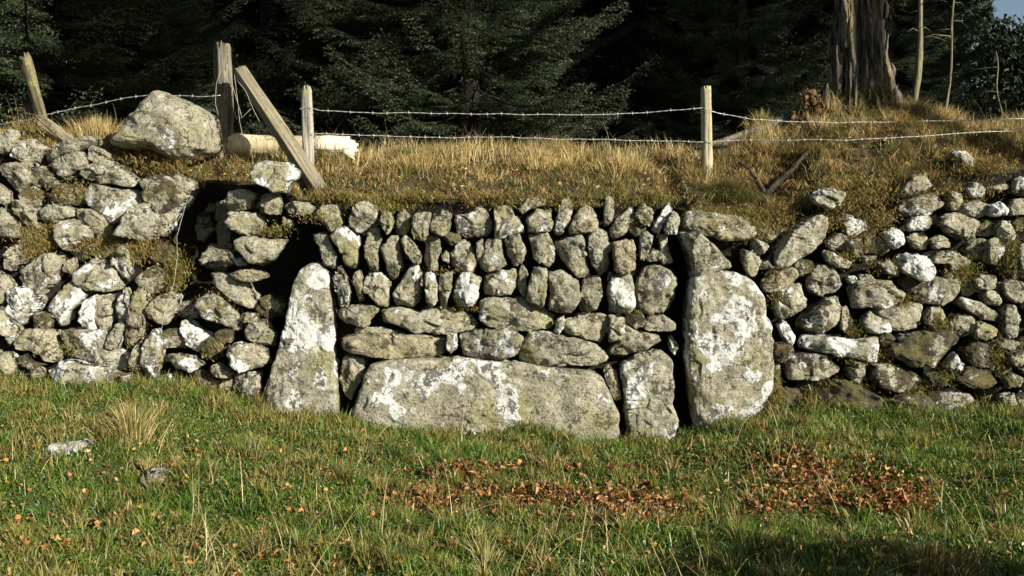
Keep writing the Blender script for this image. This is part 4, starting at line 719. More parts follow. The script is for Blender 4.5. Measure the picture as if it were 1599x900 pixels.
walls = {}
def wall(k, label, loc):
    o = empty('dry_stone_wall' if k != 'C' else 'stone_infill', loc); walls[k] = o; o['label'] = label
    return o
tag(wall('L', 'tumbled dry stone wall of lichen spotted boulders left of the dark hollow, big pale boulder on top', (-2.4, 6.3, .2)), cat='stone wall')
tag(wall('C', 'coursed infill of small upright stones blocking the gap between two tall gatepost stones', (-.1, 6.25, .05)), cat='blocked gateway')
tag(wall('T', 'mossy dry stone wall below the dead tree trunk, right of the white lichened gatepost stone', (2.4, 6.3, .15)), cat='stone wall')
TOPS = {'P': ('gatepost_stone', 'tall tapering upright stone with lichen, left side of the blocked gap', 'stone gatepost'),
        'Q': ('gatepost_stone', 'broad upright gatepost stone almost covered in white lichen, right of the black slot', 'stone gatepost'),
        'B': ('base_slab', 'long low rectangular slab lying at the foot of the infill on the grass', 'stone slab'),
        'O': ('upright_block', 'short upright block with white lichen between the long slab and the black slot', 'stone block'),
        'V': ('boulder', 'big pale grey boulder sitting on top of the left wall beside the thick post', 'boulder'),
        'U': ('loose_stone', 'rounded pale stone balanced on top of the wall end under the leaning timber', 'stone')}
wl = [('field_stone', 'white lichened stone half buried in the grass at far left', 'stone'), ('field_stone', 'small dull grey stone half sunk in grass among brown leaves', 'stone')]
wi = 0
for i, (g, li, mo, to, yf, poly) in enumerate(STONES):
    P = np.array(poly); wd, hg = np.ptp(P[:, 0]), np.ptp(P[:, 1])
    big = g in 'PQBOV'
    depth = min(.17, max(.05, .62 * min(wd, hg)))
    if g in 'PQ': depth = .2
    if g in 'BO': depth = .16
    if g == 'V': depth = .36
    if g == 'W': depth = .09
    if i == 66: pass
    yj = 0 if big else random.uniform(-.05, .03)
    M = 84 if big else (42 if max(wd, hg) > .35 else 32)
    v, f, c = stone_geom(poly, depth, i * 13 + 5, M, big)
    Y = yf + depth + yj
    if g in TOPS or g == 'W':
        nm, lb, ct = TOPS[g] if g in TOPS else wl[wi]
        if g == 'W': wi += 1
        o = mesh_obj(nm, v, f, STONE, None, (c[0], Y, c[1])); tag(o, lb, ct)
    else:
        par = walls['L' if g == 'R' else g]
        o = mesh_obj('stone', v, f, STONE, par, Vector((c[0], Y, c[1])) - par.location)
        if li >= .8: o['label'] = 'stone with a white crust of lichen'
        elif to >= .7: o['label'] = 'tawny brown stone without lichen'
        elif mo >= .5: o['label'] = 'dark stone overgrown with moss'
    lowr = (1 - sst(.55, .95, c[1])) * sst(1.5, 1.9, c[0]) if g == 'T' else .5 * (1 - sst(.45, .8, c[1])) if g == 'L' else 0
    mo = min(1, mo + .32 * lowr)
    o['lichen'] = float(li); o['moss'] = float(mo); o['tone'] = float(min(1, max(0, to + random.uniform(-.12, .12))))

# ------------------------------------------------------------------ blades of grass, moss and leaves
def blades(pos, h, wd, lean_dir, lean, col, face=None, root=None):
    """tapered five-vertex blades, all arguments arrays of length n"""
    n = len(pos); fa = rng.uniform(0, 2 * math.pi, n) if face is None else face
    wv = np.stack([np.cos(fa), np.sin(fa), np.zeros(n)], 1) * (wd / 2)[:, None]
    ld = np.stack([np.cos(lean_dir), np.sin(lean_dir), np.zeros(n)], 1)
    up = np.array([0, 0, 1.])
    mid = pos + ld * (h * np.sin(lean) * .38)[:, None] + up * (h * .58 * np.cos(lean * .55))[:, None]
    tip = pos + ld * (h * np.sin(lean) * 1.0)[:, None] + up * (h * np.cos(lean))[:, None]
    V = np.stack([pos - wv, pos + wv, mid - wv * .75, mid + wv * .75, tip], 1).reshape(-1, 3)
    b = (np.arange(n) * 5)[:, None]
    F4 = b + np.array([0, 1, 3, 2]); F3 = b + np.array([2, 3, 4])
    C = np.repeat(col, 5, 0)
    if root is not None:
        C = C.reshape(n, 5, 3); C[:, 0] = root; C[:, 1] = root; C = C.reshape(-1, 3)
    return V, [F4, F3], C
def cat_blades(L):
    V = []; F4 = []; F3 = []; C = []; o = 0
    for v, f, c in L:
        V.append(v); F4.append(f[0] + o); F3.append(f[1] + o); C.append(c); o += len(v)
    return np.vstack(V), [np.vstack(F4), np.vstack(F3)], np.vstack(C)
def pick(cols, n, jit=.25):
    c = np.array(cols)[rng.integers(0, len(cols), n)]
    return c * rng.uniform(1 - jit, 1 + jit, (n, 1))
gzv = np.vectorize(ground_z)
def nz(X, Y, s, o=0.): return np.array([mn.noise(Vector((x * s, y * s, o))) for x, y in zip(X, Y)])

GREEN = [(.075, .155, .019), (.115, .185, .024), (.048, .10, .013), (.155, .195, .03)]
OLIVE = [(.19, .18, .04), (.24, .20, .055), (.15, .145, .03), (.30, .24, .085)]
STRAW = [(.48, .38, .17), (.56, .46, .24), (.40, .30, .12)]
n = 275000
Y = rng.uniform(2.9, 6.3, n) ; X = rng.uniform(-1, 1, n) * (.54 * Y + .75)
keep = np.ones(n, bool)
yb = np.array([face_y(x, .1) for x in X]); keep &= Y < yb + .08
X = X[keep]; Y = Y[keep]; n = len(X)
Z = gzv(X, Y)
a = nz(X, Y, 1.6) ; b2 = nz(X, Y, 6.5, 3.); 
dry = 1 / (1 + np.exp(-(a * 3.2 + b2 * 2.6 + .5 * (-X / 3) + (Y - 4.9) * .45 - .70) * 2.6))
isd = rng.uniform(0, 1, n) < dry
col = np.where(isd[:, None], pick(OLIVE, n), pick(GREEN, n))
h = rng.uniform(.015, .045, n) * (1 + 1.5 * np.clip(b2, -.5, 1)) * (1 + 1.0 * np.clip((Y - 5.75) * 2.5, 0, 1))
V_, F_, C_ = blades(np.stack([X, Y, Z - .006], 1), h, rng.uniform(.0035, .0085, n), rng.uniform(0, 6.28, n), rng.uniform(.1, 1.5, n), col)
L = [(V_, F_, C_)]
m = 100000
Y = rng.uniform(3.0, 6.25, m); X = rng.uniform(-1, 1, m) * (.54 * Y + .7); a = nz(X, Y, 9., 7.)
L.append(blades(np.stack([X, Y, gzv(X, Y) + .004], 1), rng.uniform(.012, .022, m) * (1 + .6 * a), rng.uniform(.008, .014, m), rng.uniform(0, 6.28, m), rng.uniform(.8, 1.7, m), pick(GREEN + [(.17, .17, .04), (.12, .11, .03)], m, .35)))
nc2 = 1500; Yc2 = rng.uniform(3.1, 6.2, nc2); Xc2 = rng.uniform(-1, 1, nc2) * .55 * Yc2; kk = nz(Xc2, Yc2, 1.3, 31.) + rng.uniform(-.4, .5, nc2) > 0; Xc2 = Xc2[kk]; Yc2 = Yc2[kk]; nc2 = len(Xc2)
k2 = rng.integers(14, 55, nc2); c2 = np.repeat(np.arange(nc2), k2); n2 = len(c2); t2 = rng.uniform(0, 6.28, n2); q2 = np.abs(rng.normal(0, 1, n2)); px2 = Xc2[c2] + np.cos(t2) * q2 * .028; py2 = Yc2[c2] + np.sin(t2) * q2 * .028
hue2 = pick(GREEN + OLIVE, nc2, .3); L.append(blades(np.stack([px2, py2, gzv(px2, py2) - .005], 1), rng.uniform(.045, .115, nc2)[c2] * rng.uniform(.6, 1.2, n2), rng.uniform(.003, .006, n2), t2 + rng.normal(0, .5, n2), np.clip(.25 + q2 * .5, 0, 1.9), hue2[c2] * rng.uniform(.7, 1.3, (n2, 1))))
m = 4200                                                     # longer green blades
Y = rng.uniform(3.0, 6.2, m); X = rng.uniform(-1, 1, m) * (.56 * Y + .1)
L.append(blades(np.stack([X, Y, gzv(X, Y)], 1), rng.uniform(.06, .14, m), rng.uniform(.003, .006, m), rng.uniform(0, 6.28, m), rng.uniform(.2, 1.2, m), pick(GREEN + OLIVE + [(.30, .26, .10)], m)))
v, f, c = cat_blades(L)
tag(mesh_obj('grass', v, f, GRASS, col=c, smooth=False), 'short mossy green and olive grass of the field in front of the wall', 'grass', kind='stuff')

# pale bent straws over the turf
def straws(roots, length, lean0, dirs, width, cols):
    P = []; 
    parts = []; C = []
    for i in range(len(roots)):
        p = np.array(roots[i], float); L_ = length[i]; le = lean0[i]; d = dirs[i]
        pts = []; k = 7
        bend = rng.uniform(.3, 1.5)
        q = p.copy(); pts.append(q.copy())
        for j in range(1, k):
            ang = le + bend * (j / k) ** 1.5
            q = q + np.array([math.cos(d) * math.sin(ang), math.sin(d) * math.sin(ang), math.cos(ang)]) * L_ / (k - 1)
            pts.append(q.copy())
        pts = np.array(pts); sd = np.array([-math.sin(d), math.cos(d), .3]); sd /= np.linalg.norm(sd)
        ww = width[i] * np.linspace(1, .25, k)[:, None] / 2
        parts.append(np.stack([pts - sd * ww, pts + sd * ww], 1).reshape(-1, 3)); C.append(np.repeat(cols[i][None], 2 * k, 0))
    k = 7; F = []
    for j in range(k - 1): F.append([2 * j, 2 * j + 1, 2 * j + 3, 2 * j + 2])
    F = np.array(F); n_ = len(parts)
    Fa = (F[None] + (np.arange(n_) * 2 * k)[:, None, None]).reshape(-1, 4)
    return np.vstack(parts), [Fa], np.vstack(C)
m = 1300
cx = rng.normal(0, 1, m); Y = rng.uniform(3.2, 6.1, m); X = rng.uniform(-1, 1, m) * (.54 * Y)
cl = nz(X, Y, 1.1, 8.); kk = cl + rng.uniform(-.35, .35, m) > .26; X = X[kk]; Y = Y[kk]; m = len(X)
v, f, c = straws(np.stack([X, Y, gzv(X, Y)], 1), rng.uniform(.10, .36, m), rng.uniform(.1, 1.0, m), rng.uniform(0, 6.28, m), rng.uniform(.0025, .0045, m), pick(STRAW, m))
m = 1500; Y = rng.uniform(3.3, 5.9, m); X = rng.uniform(-1, 1, m) * (.54 * Y); cl = nz(X, Y, 1.4, 48.); kk = cl + rng.uniform(-.3, .3, m) > 0; X = X[kk]; Y = Y[kk]; m = len(X)
v2, f2, c2 = straws(np.stack([X, Y, gzv(X, Y) + .01], 1), rng.uniform(.10, .26, m), rng.uniform(.7, 1.25, m), rng.uniform(0, 6.28, m), rng.uniform(.003, .006, m), pick(GREEN + OLIVE + STRAW[:1], m))
f = [np.vstack([f[0], f2[0] + len(v)])]; v = np.vstack([v, v2]); c = np.vstack([c, c2])
tag(mesh_obj('grass_straws', v, f, DRY, col=c, smooth=False), 'long pale bent grass stems lying over the short turf', 'grass', kind='stuff')

# dry grass on the bank
TAN = [(.42, .31, .12), (.52, .40, .18), (.32, .23, .08), (.25, .20, .06), (.36, .23, .09)]
OLV = [(.17, .16, .04), (.12, .12, .028), (.22, .18, .055), (.23, .13, .05)]
def bank_pts(n, lo=0., hi=1.):
    X = rng.uniform(-4.1, 4.1, n); out = []
    E = {}
    for i, x in enumerate(X):
        Yf, zf, zc = edge(x); Y = Yf - .05 + (7.45 - Yf) * rng.uniform(lo, hi)
        out.append((x, Y, bank_z(x, Y)))
    return np.array(out)
nc = 3800; Cc = bank_pts(nc); k = rng.integers(8, 26, nc); ci = np.repeat(np.arange(nc), k); n = len(ci)
rad = rng.uniform(.015, .05, nc); ta = rng.uniform(0, 6.28, n); rq = np.abs(rng.normal(0, 1, n))
P = Cc[ci].copy(); P[:, 0] += np.cos(ta) * rq * rad[ci]; P[:, 1] += np.sin(ta) * rq * rad[ci]
P[:, 2] = [bank_z(x, y) for x, y in P[:, :2]]
ac = nz(Cc[:, 0], Cc[:, 1], 2.6, 2.); fr = np.clip((Cc[:, 1] - np.array([edge(x)[0] for x in Cc[:, 0]])) / .8, 0, 1)
isd = rng.uniform(0, 1, nc) < np.clip(-.12 + .85 * fr ** 1.5 + ac * 1.3, .02, .9)
hue = np.where(isd[:, None], pick(TAN + STRAW[:1], nc), pick(OLV, nc)); col = hue[ci] * rng.uniform(.65, 1.3, (n, 1))
hc = rng.uniform(.03, .085, nc) * (.7 + .9 * fr) * (1 + .9 * np.clip(nz(Cc[:, 0], Cc[:, 1], 4.5, 5.), -.5, 1))
h = hc[ci] * rng.uniform(.6, 1.2, n)
L = [blades(P - [0, 0, .01], h, rng.uniform(.0025, .0055, n), ta + rng.normal(0, .4, n), np.clip(.25 + rq * .5 + rng.normal(0, .2, n), 0, 1.7), col)]
nc2 = 420; C2 = bank_pts(nc2, .52, 1.); kk = (nz(C2[:, 0], C2[:, 1], 1.7, 25.) + rng.uniform(-.3, .5, nc2) > 0) | (C2[:, 0] > 1.9); C2 = C2[kk]; nc2 = len(C2)
k2 = rng.integers(40, 90, nc2); c2 = np.repeat(np.arange(nc2), k2); n2 = len(c2); t2 = rng.uniform(0, 6.28, n2); q2 = np.abs(rng.normal(0, 1, n2)); P2 = C2[c2] + np.stack([np.cos(t2) * q2 * .035, np.sin(t2) * q2 * .035, np.full(n2, -.015)], 1)
hue2 = pick(TAN + STRAW + OLV[:1], nc2, .3); L.append(blades(P2, (rng.uniform(.08, .17, nc2))[c2] * rng.uniform(.6, 1.2, n2), rng.uniform(.0025, .005, n2), t2 + rng.normal(0, .5, n2), np.clip(.2 + q2 * .5, 0, 2.0), hue2[c2] * rng.uniform(.7, 1.25, (n2, 1))))
C2 = bank_pts(900, 0., .7); C2 = C2[C2[:, 0] > 1.2]; nc2 = len(C2); k2 = rng.integers(20, 50, nc2); c2 = np.repeat(np.arange(nc2), k2); n2 = len(c2)
P2 = C2[c2] + rng.normal(0, .03, (n2, 3)) * [1, 1, 0]; hue2 = pick(TAN + OLV + [(.12, .08, .04)], nc2, .35)
L.append(blades(P2, rng.uniform(.07, .16, nc2)[c2] * rng.uniform(.6, 1.2, n2), rng.uniform(.0025, .005, n2), rng.normal(-1.57, .8, n2), rng.uniform(.5, 1.9, n2), hue2[c2] * rng.uniform(.65, 1.25, (n2, 1))))
n = 16000; P = bank_pts(n, 0, .9); L.append(blades(P, rng.uniform(.012, .035, n), rng.uniform(.004, .008, n), rng.uniform(0, 6.28, n), rng.uniform(.3, 1.4, n), pick(OLV + [(.09, .08, .02), (.05, .045, .018), (.16, .09, .04)], n)))
n = 9000; P = bank_pts(n, .55, 1.); tuss = nz(P[:, 0], P[:, 1], 3.2, 15.); kk = (tuss > -.08) & (P[:, 0] > -1.7) ; P = P[kk]; tuss = tuss[kk]; n = len(P)
L.append(blades(P, rng.uniform(.07, .16, n) * (1 + .8 * tuss), rng.uniform(.003, .005, n), rng.uniform(0, 6.28, n), rng.uniform(.03, .7, n), pick(TAN[:2] + STRAW[:1], n)))
v, f, c = cat_blades(L)
tag(mesh_obj('dry_grass', v, f, DRY, col=c, smooth=False), 'tan and olive dry grass covering the earth bank above the stones', 'dry grass', kind='stuff')
m = 260; P = bank_pts(m, .3, 1.)
v, f, c = straws(P, rng.uniform(.12, .34, m), rng.uniform(.02, .4, m), rng.uniform(0, 6.28, m), rng.uniform(.002, .0035, m), pick(STRAW, m))
tag(mesh_obj('grass_stems', v, f, DRY, col=c, smooth=False), 'thin pale grass stems rising above the bank by the wires', 'grass', kind='stuff')

# moss and trailing dead grass in the joints of the two side walls
def joint_moss(n, spots):
    L = []
    for (px, py, rx, ry, k, cols, ht, *bk) in spots:
        x0, y0, z0 = at(px, py, 6.3); Yw = face_y(x0, z0); 
        for _ in range(2): x0, _, z0 = at(px, py, Yw); Yw = face_y(x0, z0)
        a = rng.normal(0, .45, (k, 2)); X = x0 + a[:, 0] * rx / FPX * Yw; Zz = z0 + a[:, 1] * ry / FPX * Yw
        Yv = np.array([face_y(x, z) for x, z in zip(X, Zz)]) + (rng.uniform(-.02, .09, k) if not bk else rng.uniform(.05, .20, k))
        L.append(blades(np.stack([X, Yv, Zz], 1), rng.uniform(.6, 1.3, k) * ht, rng.uniform(.003, .007, k), rng.uniform(math.pi, 2 * math.pi, k), rng.uniform(.5, 1.9, k), pick(cols, k)))
    return L
BR = TAN[2:] + OLV; YM = [(.20, .18, .04), (.15, .14, .03), (.26, .20, .06)]
spots = [(75, 370, 60, 28, 900, BR, .035), (110, 300, 50, 22, 500, BR, .03), (40, 205, 50, 30, 500, BR, .04), (250, 255, 70, 26, 1000, BR, .04), (55, 380, 36, 24, 600, BR, .04),
         (155, 385, 40, 24, 700, BR, .035), (215, 385, 40, 30, 900, BR, .04), (275, 425, 26, 40, 900, YM, .035), (50, 390, 30, 20, 400, BR, .04), (420, 362, 40, 14, 350, YM, .025),
         (240, 480, 30, 24, 400, YM, .025), (215, 560, 20, 30, 300, YM, .025), (110, 545, 60, 18, 400, YM, .025), (335, 470, 40, 18, 350, BR, .025), (330, 545, 22, 16, 300, BR, .03),
         (1180, 352, 40, 30, 900, YM, .035), (1310, 310, 60, 30, 1000, BR, .05), (1350, 300, 60, 34, 1200, BR, .05), (1380, 345, 30, 22, 500, BR, .03), (1350, 375, 30, 30, 600, BR, .03), (1390, 420, 40, 14, 300, YM, .03),
         (1505, 425, 30, 24, 700, YM, .035), (1580, 400, 24, 50, 700, YM, .03), (1490, 300, 70, 20, 700, BR, .04), (1400, 470, 40, 12, 300, YM, .025), (1470, 510, 20, 12, 300, YM, .03), (1335, 520, 16, 14, 250, YM, .03),
         (1350, 560, 60, 14, 400, YM, .03), (1560, 560, 14, 26, 400, YM, .035), (1480, 590, 26, 18, 400, YM, .03), (1430, 610, 30, 16, 400, YM, .03), (1335, 605, 60, 14, 400, YM, .03), (1320, 405, 26, 14, 300, YM, .03),
         (1225, 340, 30, 30, 700, BR, .04), (1290, 350, 40, 16, 400, BR, .03), (1210, 620, 14, 24, 500, YM, .05), (1540, 260, 60, 20, 600, BR, .04), (1215, 450, 20, 40, 400, BR, .03),
         (600, 325, 60, 10, 500, YM, .03), (500, 340, 40, 10, 300, BR, .03), (690, 425, 60, 8, 150, BR, .02), (740, 485, 60, 6, 150, YM, .018), (880, 320, 160, 8, 500, YM, .025), (990, 345, 40, 10, 200, YM, .02)] + [(x + random.uniform(-20, 20), 311 + random.uniform(-4, 6), random.uniform(14, 42), random.uniform(6, 15), int(random.uniform(120, 620)), random.choice((BR, BR + YM, YM, TAN + BR)), random.uniform(.03, .07), 1) for x in range(480, 1080, 30)] + [(x, 352, 40, 8, 160, BR, .03) for x in (1120, 1160)]
v, f, c = cat_blades(joint_moss(0, spots))
tag(mesh_obj('joint_moss', v, f, MOSSM, col=c, smooth=False), 'moss and withered grass growing in the joints between wall stones', 'moss', kind='stuff')

# tufts one can tell apart
def tuft(name, base, n, h, spread, lean, cols, label, cat, group=None, wd=(.003, .006)):
    X, Y, Z = base; r = np.abs(rng.normal(0, spread, n)); t = rng.uniform(0, 6.28, n)
    P = np.stack([r * np.cos(t), r * np.sin(t) * .7, np.full(n, -.02)], 1)
    v, f, c = blades(P, h * rng.uniform(.55, 1.1, n), rng.uniform(*wd, n), t + rng.normal(0, .5, n), np.clip(r / spread * lean + rng.normal(0, .15, n), 0, 1.9), pick(cols, n))
    o = mesh_obj(name, v, f, DRY, None, base, smooth=False, col=c); tag(o, label, cat, group); return o
def bpt(px, py):
    """where the line of sight meets the bank"""
    Y = 6.2
    while Y < 7.5:
        X, _, Z = at(px, py, Y)
        if Y > edge(X)[0] and Z < bank_z(X, Y): break
        Y += .02
    return X, Y, bank_z(X, Y)
tuft('grass_tuft', at(150, 226, 7.25), 900, .24, .10, .3, TAN[:2] + STRAW[:1], 'upright tan grass tuft behind the left wall beside the leaning post', 'grass tuft')
tuft('grass_tuft', at(1190, 196, 7.3), 260, .15, .05, .6, [(.34, .33, .10), (.42, .36, .13)], 'small yellow green tuft in front of the dark trees beside the rotten stump', 'grass tuft')
tuft('grass_tuft', at(1470, 205, 7.2), 900, .22, .09, .7, TAN[:3] + STRAW[:1], 'thick straw coloured tussock on the bank right of the dead trunk', 'grass tuft')
tuft('grass_tuft', at(1555, 240, 7.0), 1100, .17, .16, .6, TAN[:3], 'low brown tussock on the bank at the far right', 'grass tuft')
tuft('rush_clump', bpt(1135, 312), 2600, .16, .09, .9, [(.075, .085, .018), (.11, .10, .028), (.17, .13, .045)], 'dense dark green clump of fine rush on the bank below the pale post', 'rush clump')
tuft('grass_tuft', bpt(845, 262), 900, .16, .12, .6, TAN[:2] + STRAW[:1], 'pale tussock in the middle of the bank under the wires', 'grass tuft')
tuft('grass_tuft', bpt(970, 268), 800, .15, .12, .6, TAN[:2] + STRAW[:1], 'pale tussock on the bank left of the straw coloured post', 'grass tuft')
tuft('grass_tuft', bpt(650, 262), 800, .13, .14, .7, TAN[:3], 'pale tussock on the bank right of the cut log', 'grass tuft')
tuft('grass_tuft', on_ground(207, 690), 260, .26, .05, .5, STRAW + OLIVE, 'wispy pale green tuft in the field near the left wall', 'grass tuft')
tuft('grass_tuft', on_ground(760, 890), 90, .17, .03, .8, STRAW + [(.30, .30, .10)], 'pale fan shaped tuft at the bottom edge of the field', 'grass tuft')
tuft('grass_tuft', on_ground(1450, 895), 900, .14, .14, .8, OLIVE + STRAW[:1], 'yellow green tussock in the lower right corner of the field', 'grass tuft')

# fallen leaves
def leaves(P, size, cols, tilt=.5):
    n = len(P); base = np.array([(0, -.5, 0), (-.26, -.2, .06), (-.32, .15, .10), (0, .5, 0), (.32, .15, .10), (.26, -.2, .06), (0, 0, -.02)])
    F = np.array([(0, 6, 1), (1, 6, 2), (2, 6, 3), (3, 6, 4), (4, 6, 5), (5, 6, 0)])
    V = np.repeat(base[None], n, 0) * size[:, None, None]
    V[:, :, 2] *= rng.uniform(-2.0, 5.0, (n, 1)); V[:, :, 0] *= rng.uniform(.5, 1.15, (n, 1))
    V[:, :, 2] += (V[:, :, 1] ** 2) / size[:, None] * rng.uniform(-.9, 1.6, (n, 1))
    V += rng.normal(0, .06, V.shape) * size[:, None, None]
    a, b_, g = rng.normal(0, tilt, n), rng.normal(0, tilt, n), rng.uniform(0, 6.28, n)
    y, z = V[:, :, 1].copy(), V[:, :, 2].copy(); V[:, :, 1] = y * np.cos(a)[:, None] - z * np.sin(a)[:, None]; V[:, :, 2] = y * np.sin(a)[:, None] + z * np.cos(a)[:, None]
    x, z = V[:, :, 0].copy(), V[:, :, 2].copy(); V[:, :, 0] = x * np.cos(b_)[:, None] + z * np.sin(b_)[:, None]; V[:, :, 2] = -x * np.sin(b_)[:, None] + z * np.cos(b_)[:, None]
    x, y = V[:, :, 0].copy(), V[:, :, 1].copy(); V[:, :, 0] = x * np.cos(g)[:, None] - y * np.sin(g)[:, None]; V[:, :, 1] = x * np.sin(g)[:, None] + y * np.cos(g)[:, None]
    V += P[:, None]
    return V.reshape(-1, 3), [(F[None] + (np.arange(n) * 7)[:, None, None]).reshape(-1, 3)], np.repeat(cols, 7, 0)
BROWN = [(.28, .12, .038), (.35, .16, .055), (.22, .085, .028), (.40, .23, .09), (.15, .065, .025), (.09, .045, .02)]
def pile(px0, px1, py0, py1, n, blobs, thick):
    P = []
    while len(P) < n:
        b = blobs[rng.integers(0, len(blobs))]
        px, py = rng.normal(b[0], b[2]), rng.normal(b[1], b[3])
        if not (px0 < px < px1 and py0 < py < py1): continue
        x, y, z = on_ground(px, py); P.append((x, y, z + .008 + thick * rng.uniform(0, 1) ** 2))
    P = np.array(P); return leaves(P, rng.uniform(.014, .045, len(P)), pick(BROWN, len(P), .3), .6)
v, f, c = pile(560, 1130, 730, 835, 2300, [(820, 782, 60, 12), (1000, 785, 55, 17), (690, 785, 45, 9), (900, 782, 95, 9), (985, 800, 55, 9), (735, 742, 34, 7), (930, 728, 60, 6)], .04)
tag(mesh_obj('leaf_pile', v, f, LEAF, col=c, smooth=False), 'long drift of brown fallen leaves in the grass below the slab', 'fallen leaves', kind='stuff')
v, f, c = pile(1160, 1470, 700, 815, 2000, [(1235, 735, 30, 16), (1290, 760, 45, 16), (1380, 765, 42, 14), (1250, 780, 85, 20), (1400, 790, 60, 12), (1180, 790, 40, 10)], .035)
tag(mesh_obj('leaf_pile', v, f, LEAF, col=c, smooth=False), 'heaped brown leaves below the right wall in the field', 'fallen leaves', kind='stuff')
P = []
for _ in range(2600):
    px, py = rng.uniform(-20, 1620), 660 + 260 * rng.uniform(0, 1) ** .8
    if mn.noise(Vector((px * .016, py * .04, 2))) + rng.uniform(-.3, .3) < (.2 if px > 620 else .06): continue
    x, y, z = on_ground(px, py); P.append((x, y, z + rng.uniform(.015, .04)))
P = np.array(P); v, f, c = leaves(P, rng.uniform(.016, .036, len(P)), pick(BROWN[:4] + [(.46, .21, .06), (.52, .27, .10)], len(P), .3), .5)
tag(mesh_obj('scattered_leaves', v, f, LEAF, col=c, smooth=False), 'single brown leaves scattered over the grass of the field', 'fallen leaves', kind='stuff')
P = bank_pts(2600); P = P[(P[:, 0] > 1.3) | (rng.uniform(0, 1, len(P)) < .45)]; P[:, 2] += rng.uniform(.01, .04, len(P)); v, f, c = leaves(P, rng.uniform(.02, .04, len(P)), pick(BROWN + TAN, len(P), .3), .6)
tag(mesh_obj('bank_leaves', v, f, LEAF, col=c, smooth=False), 'brown leaves caught in the dry grass of the bank', 'fallen leaves', kind='stuff')

# ------------------------------------------------------------------ fence
def post(px0, py0, px1, py1, Y0, Y1, w, mat, parent, n=12, sq=0., rough=.15, seed=0., taper=.95, turn=0.):
    """px0,py0 foot; px1,py1 head"""
    a = np.array(at(px0, py0, Y0)); b = np.array(at(px1, py1, Y1)); d = b - a; Ln = np.linalg.norm(d)
    a = a - d / Ln * .18
    K = 34; V = []; ax = d / np.linalg.norm(d)
    u = np.cross(ax, [0, 1, 0]); u /= np.linalg.norm(u); q = np.cross(ax, u)
    n = 40
    ts = list(np.linspace(0, 1, K)) + [1.0]
    for i, t in enumerate(ts):
        c = a + (b - a) * t
        for k in range(n):
            th = 2 * math.pi * k / n; cu, cv = math.cos(th), math.sin(th); co, si = math.cos(th + turn), math.sin(th + turn)
            e = 1 - sq
            m_ = max(abs(cu), abs(cv)) if sq else 1
            r = w / 2 * ((1 - sq) + sq / m_) * (1 + (taper - 1) * t)
            r *= 1 + rough * mn.noise(Vector((cu * 2.4 + seed, cv * 2.4, t * 1.4 + seed))) + rough * .6 * mn.noise(Vector((cu * 6 + seed, cv * 6, t * 3))) - rough * 1.1 * max(0, .22 - abs(mn.noise(Vector((cu * 4 + seed, cv * 4, t * 1.0))))) / .22 + rough * .25 * mn.noise(Vector((cu * 12 + seed, cv * 12, t * 22)))
            if i >= K - 1: r *= .93 if i == K - 1 else 0
            top = (.03 * rough / .15) * mn.noise(Vector((cu * 3, cv * 3, seed))) if i >= K - 2 else 0
            V.append(c + (u * co + q * si) * r + ax * top)
    V = np.array(V) - a
    F = []
    for i in range(len(ts) - 1):
        for k in range(n): F.append((i * n + k, i * n + (k + 1) % n, (i + 1) * n + (k + 1) % n, (i + 1) * n + k))
    # local frame so that the grain runs along the post
    loc = Vector(a)
    rot = Vector(ax).to_track_quat('Z', 'Y')
    M_ = np.array(rot.to_matrix()); V = V @ M_
    o = mesh_obj('post', V, np.array(F), mat, parent, loc - (parent.location if parent else Vector()))
    o.rotation_euler = rot.to_euler(); return o
fence = empty('barbed_wire_fence', (0, 6.95, 1.7))
tag(fence, 'barbed wire fence of weathered wooden posts along the top of the bank', 'fence')
p = post(76, 224, 39, 90, 7.05, 7.05, .082, W_GREEN, fence, rough=.26, seed=1.); p['label'] = 'thin leaning post stained yellow green'
p = post(113, 226, 60, 187, 6.97, 7.02, .095, W_OLD2, fence, sq=.6, rough=.2, seed=31.); p.name = 'brace'; p['label'] = 'short slanting timber at the foot of the leaning post'
p = post(353, 246, 347, 72, 7.12, 7.12, .112, W_OLD, fence, sq=.8, rough=.26, seed=5., turn=.35); p['label'] = 'thick cracked grey post with lichen'
p = post(482, 242, 478, 139, 6.9, 6.9, .083, W_PALE, fence, rough=.15, seed=9.); p['label'] = 'short silvery grey round post'
p = post(1104, 275, 1102, 137, 6.85, 6.85, .078, W_PALE2, fence, rough=.11, seed=14.); p['label'] = 'straight straw coloured round post'
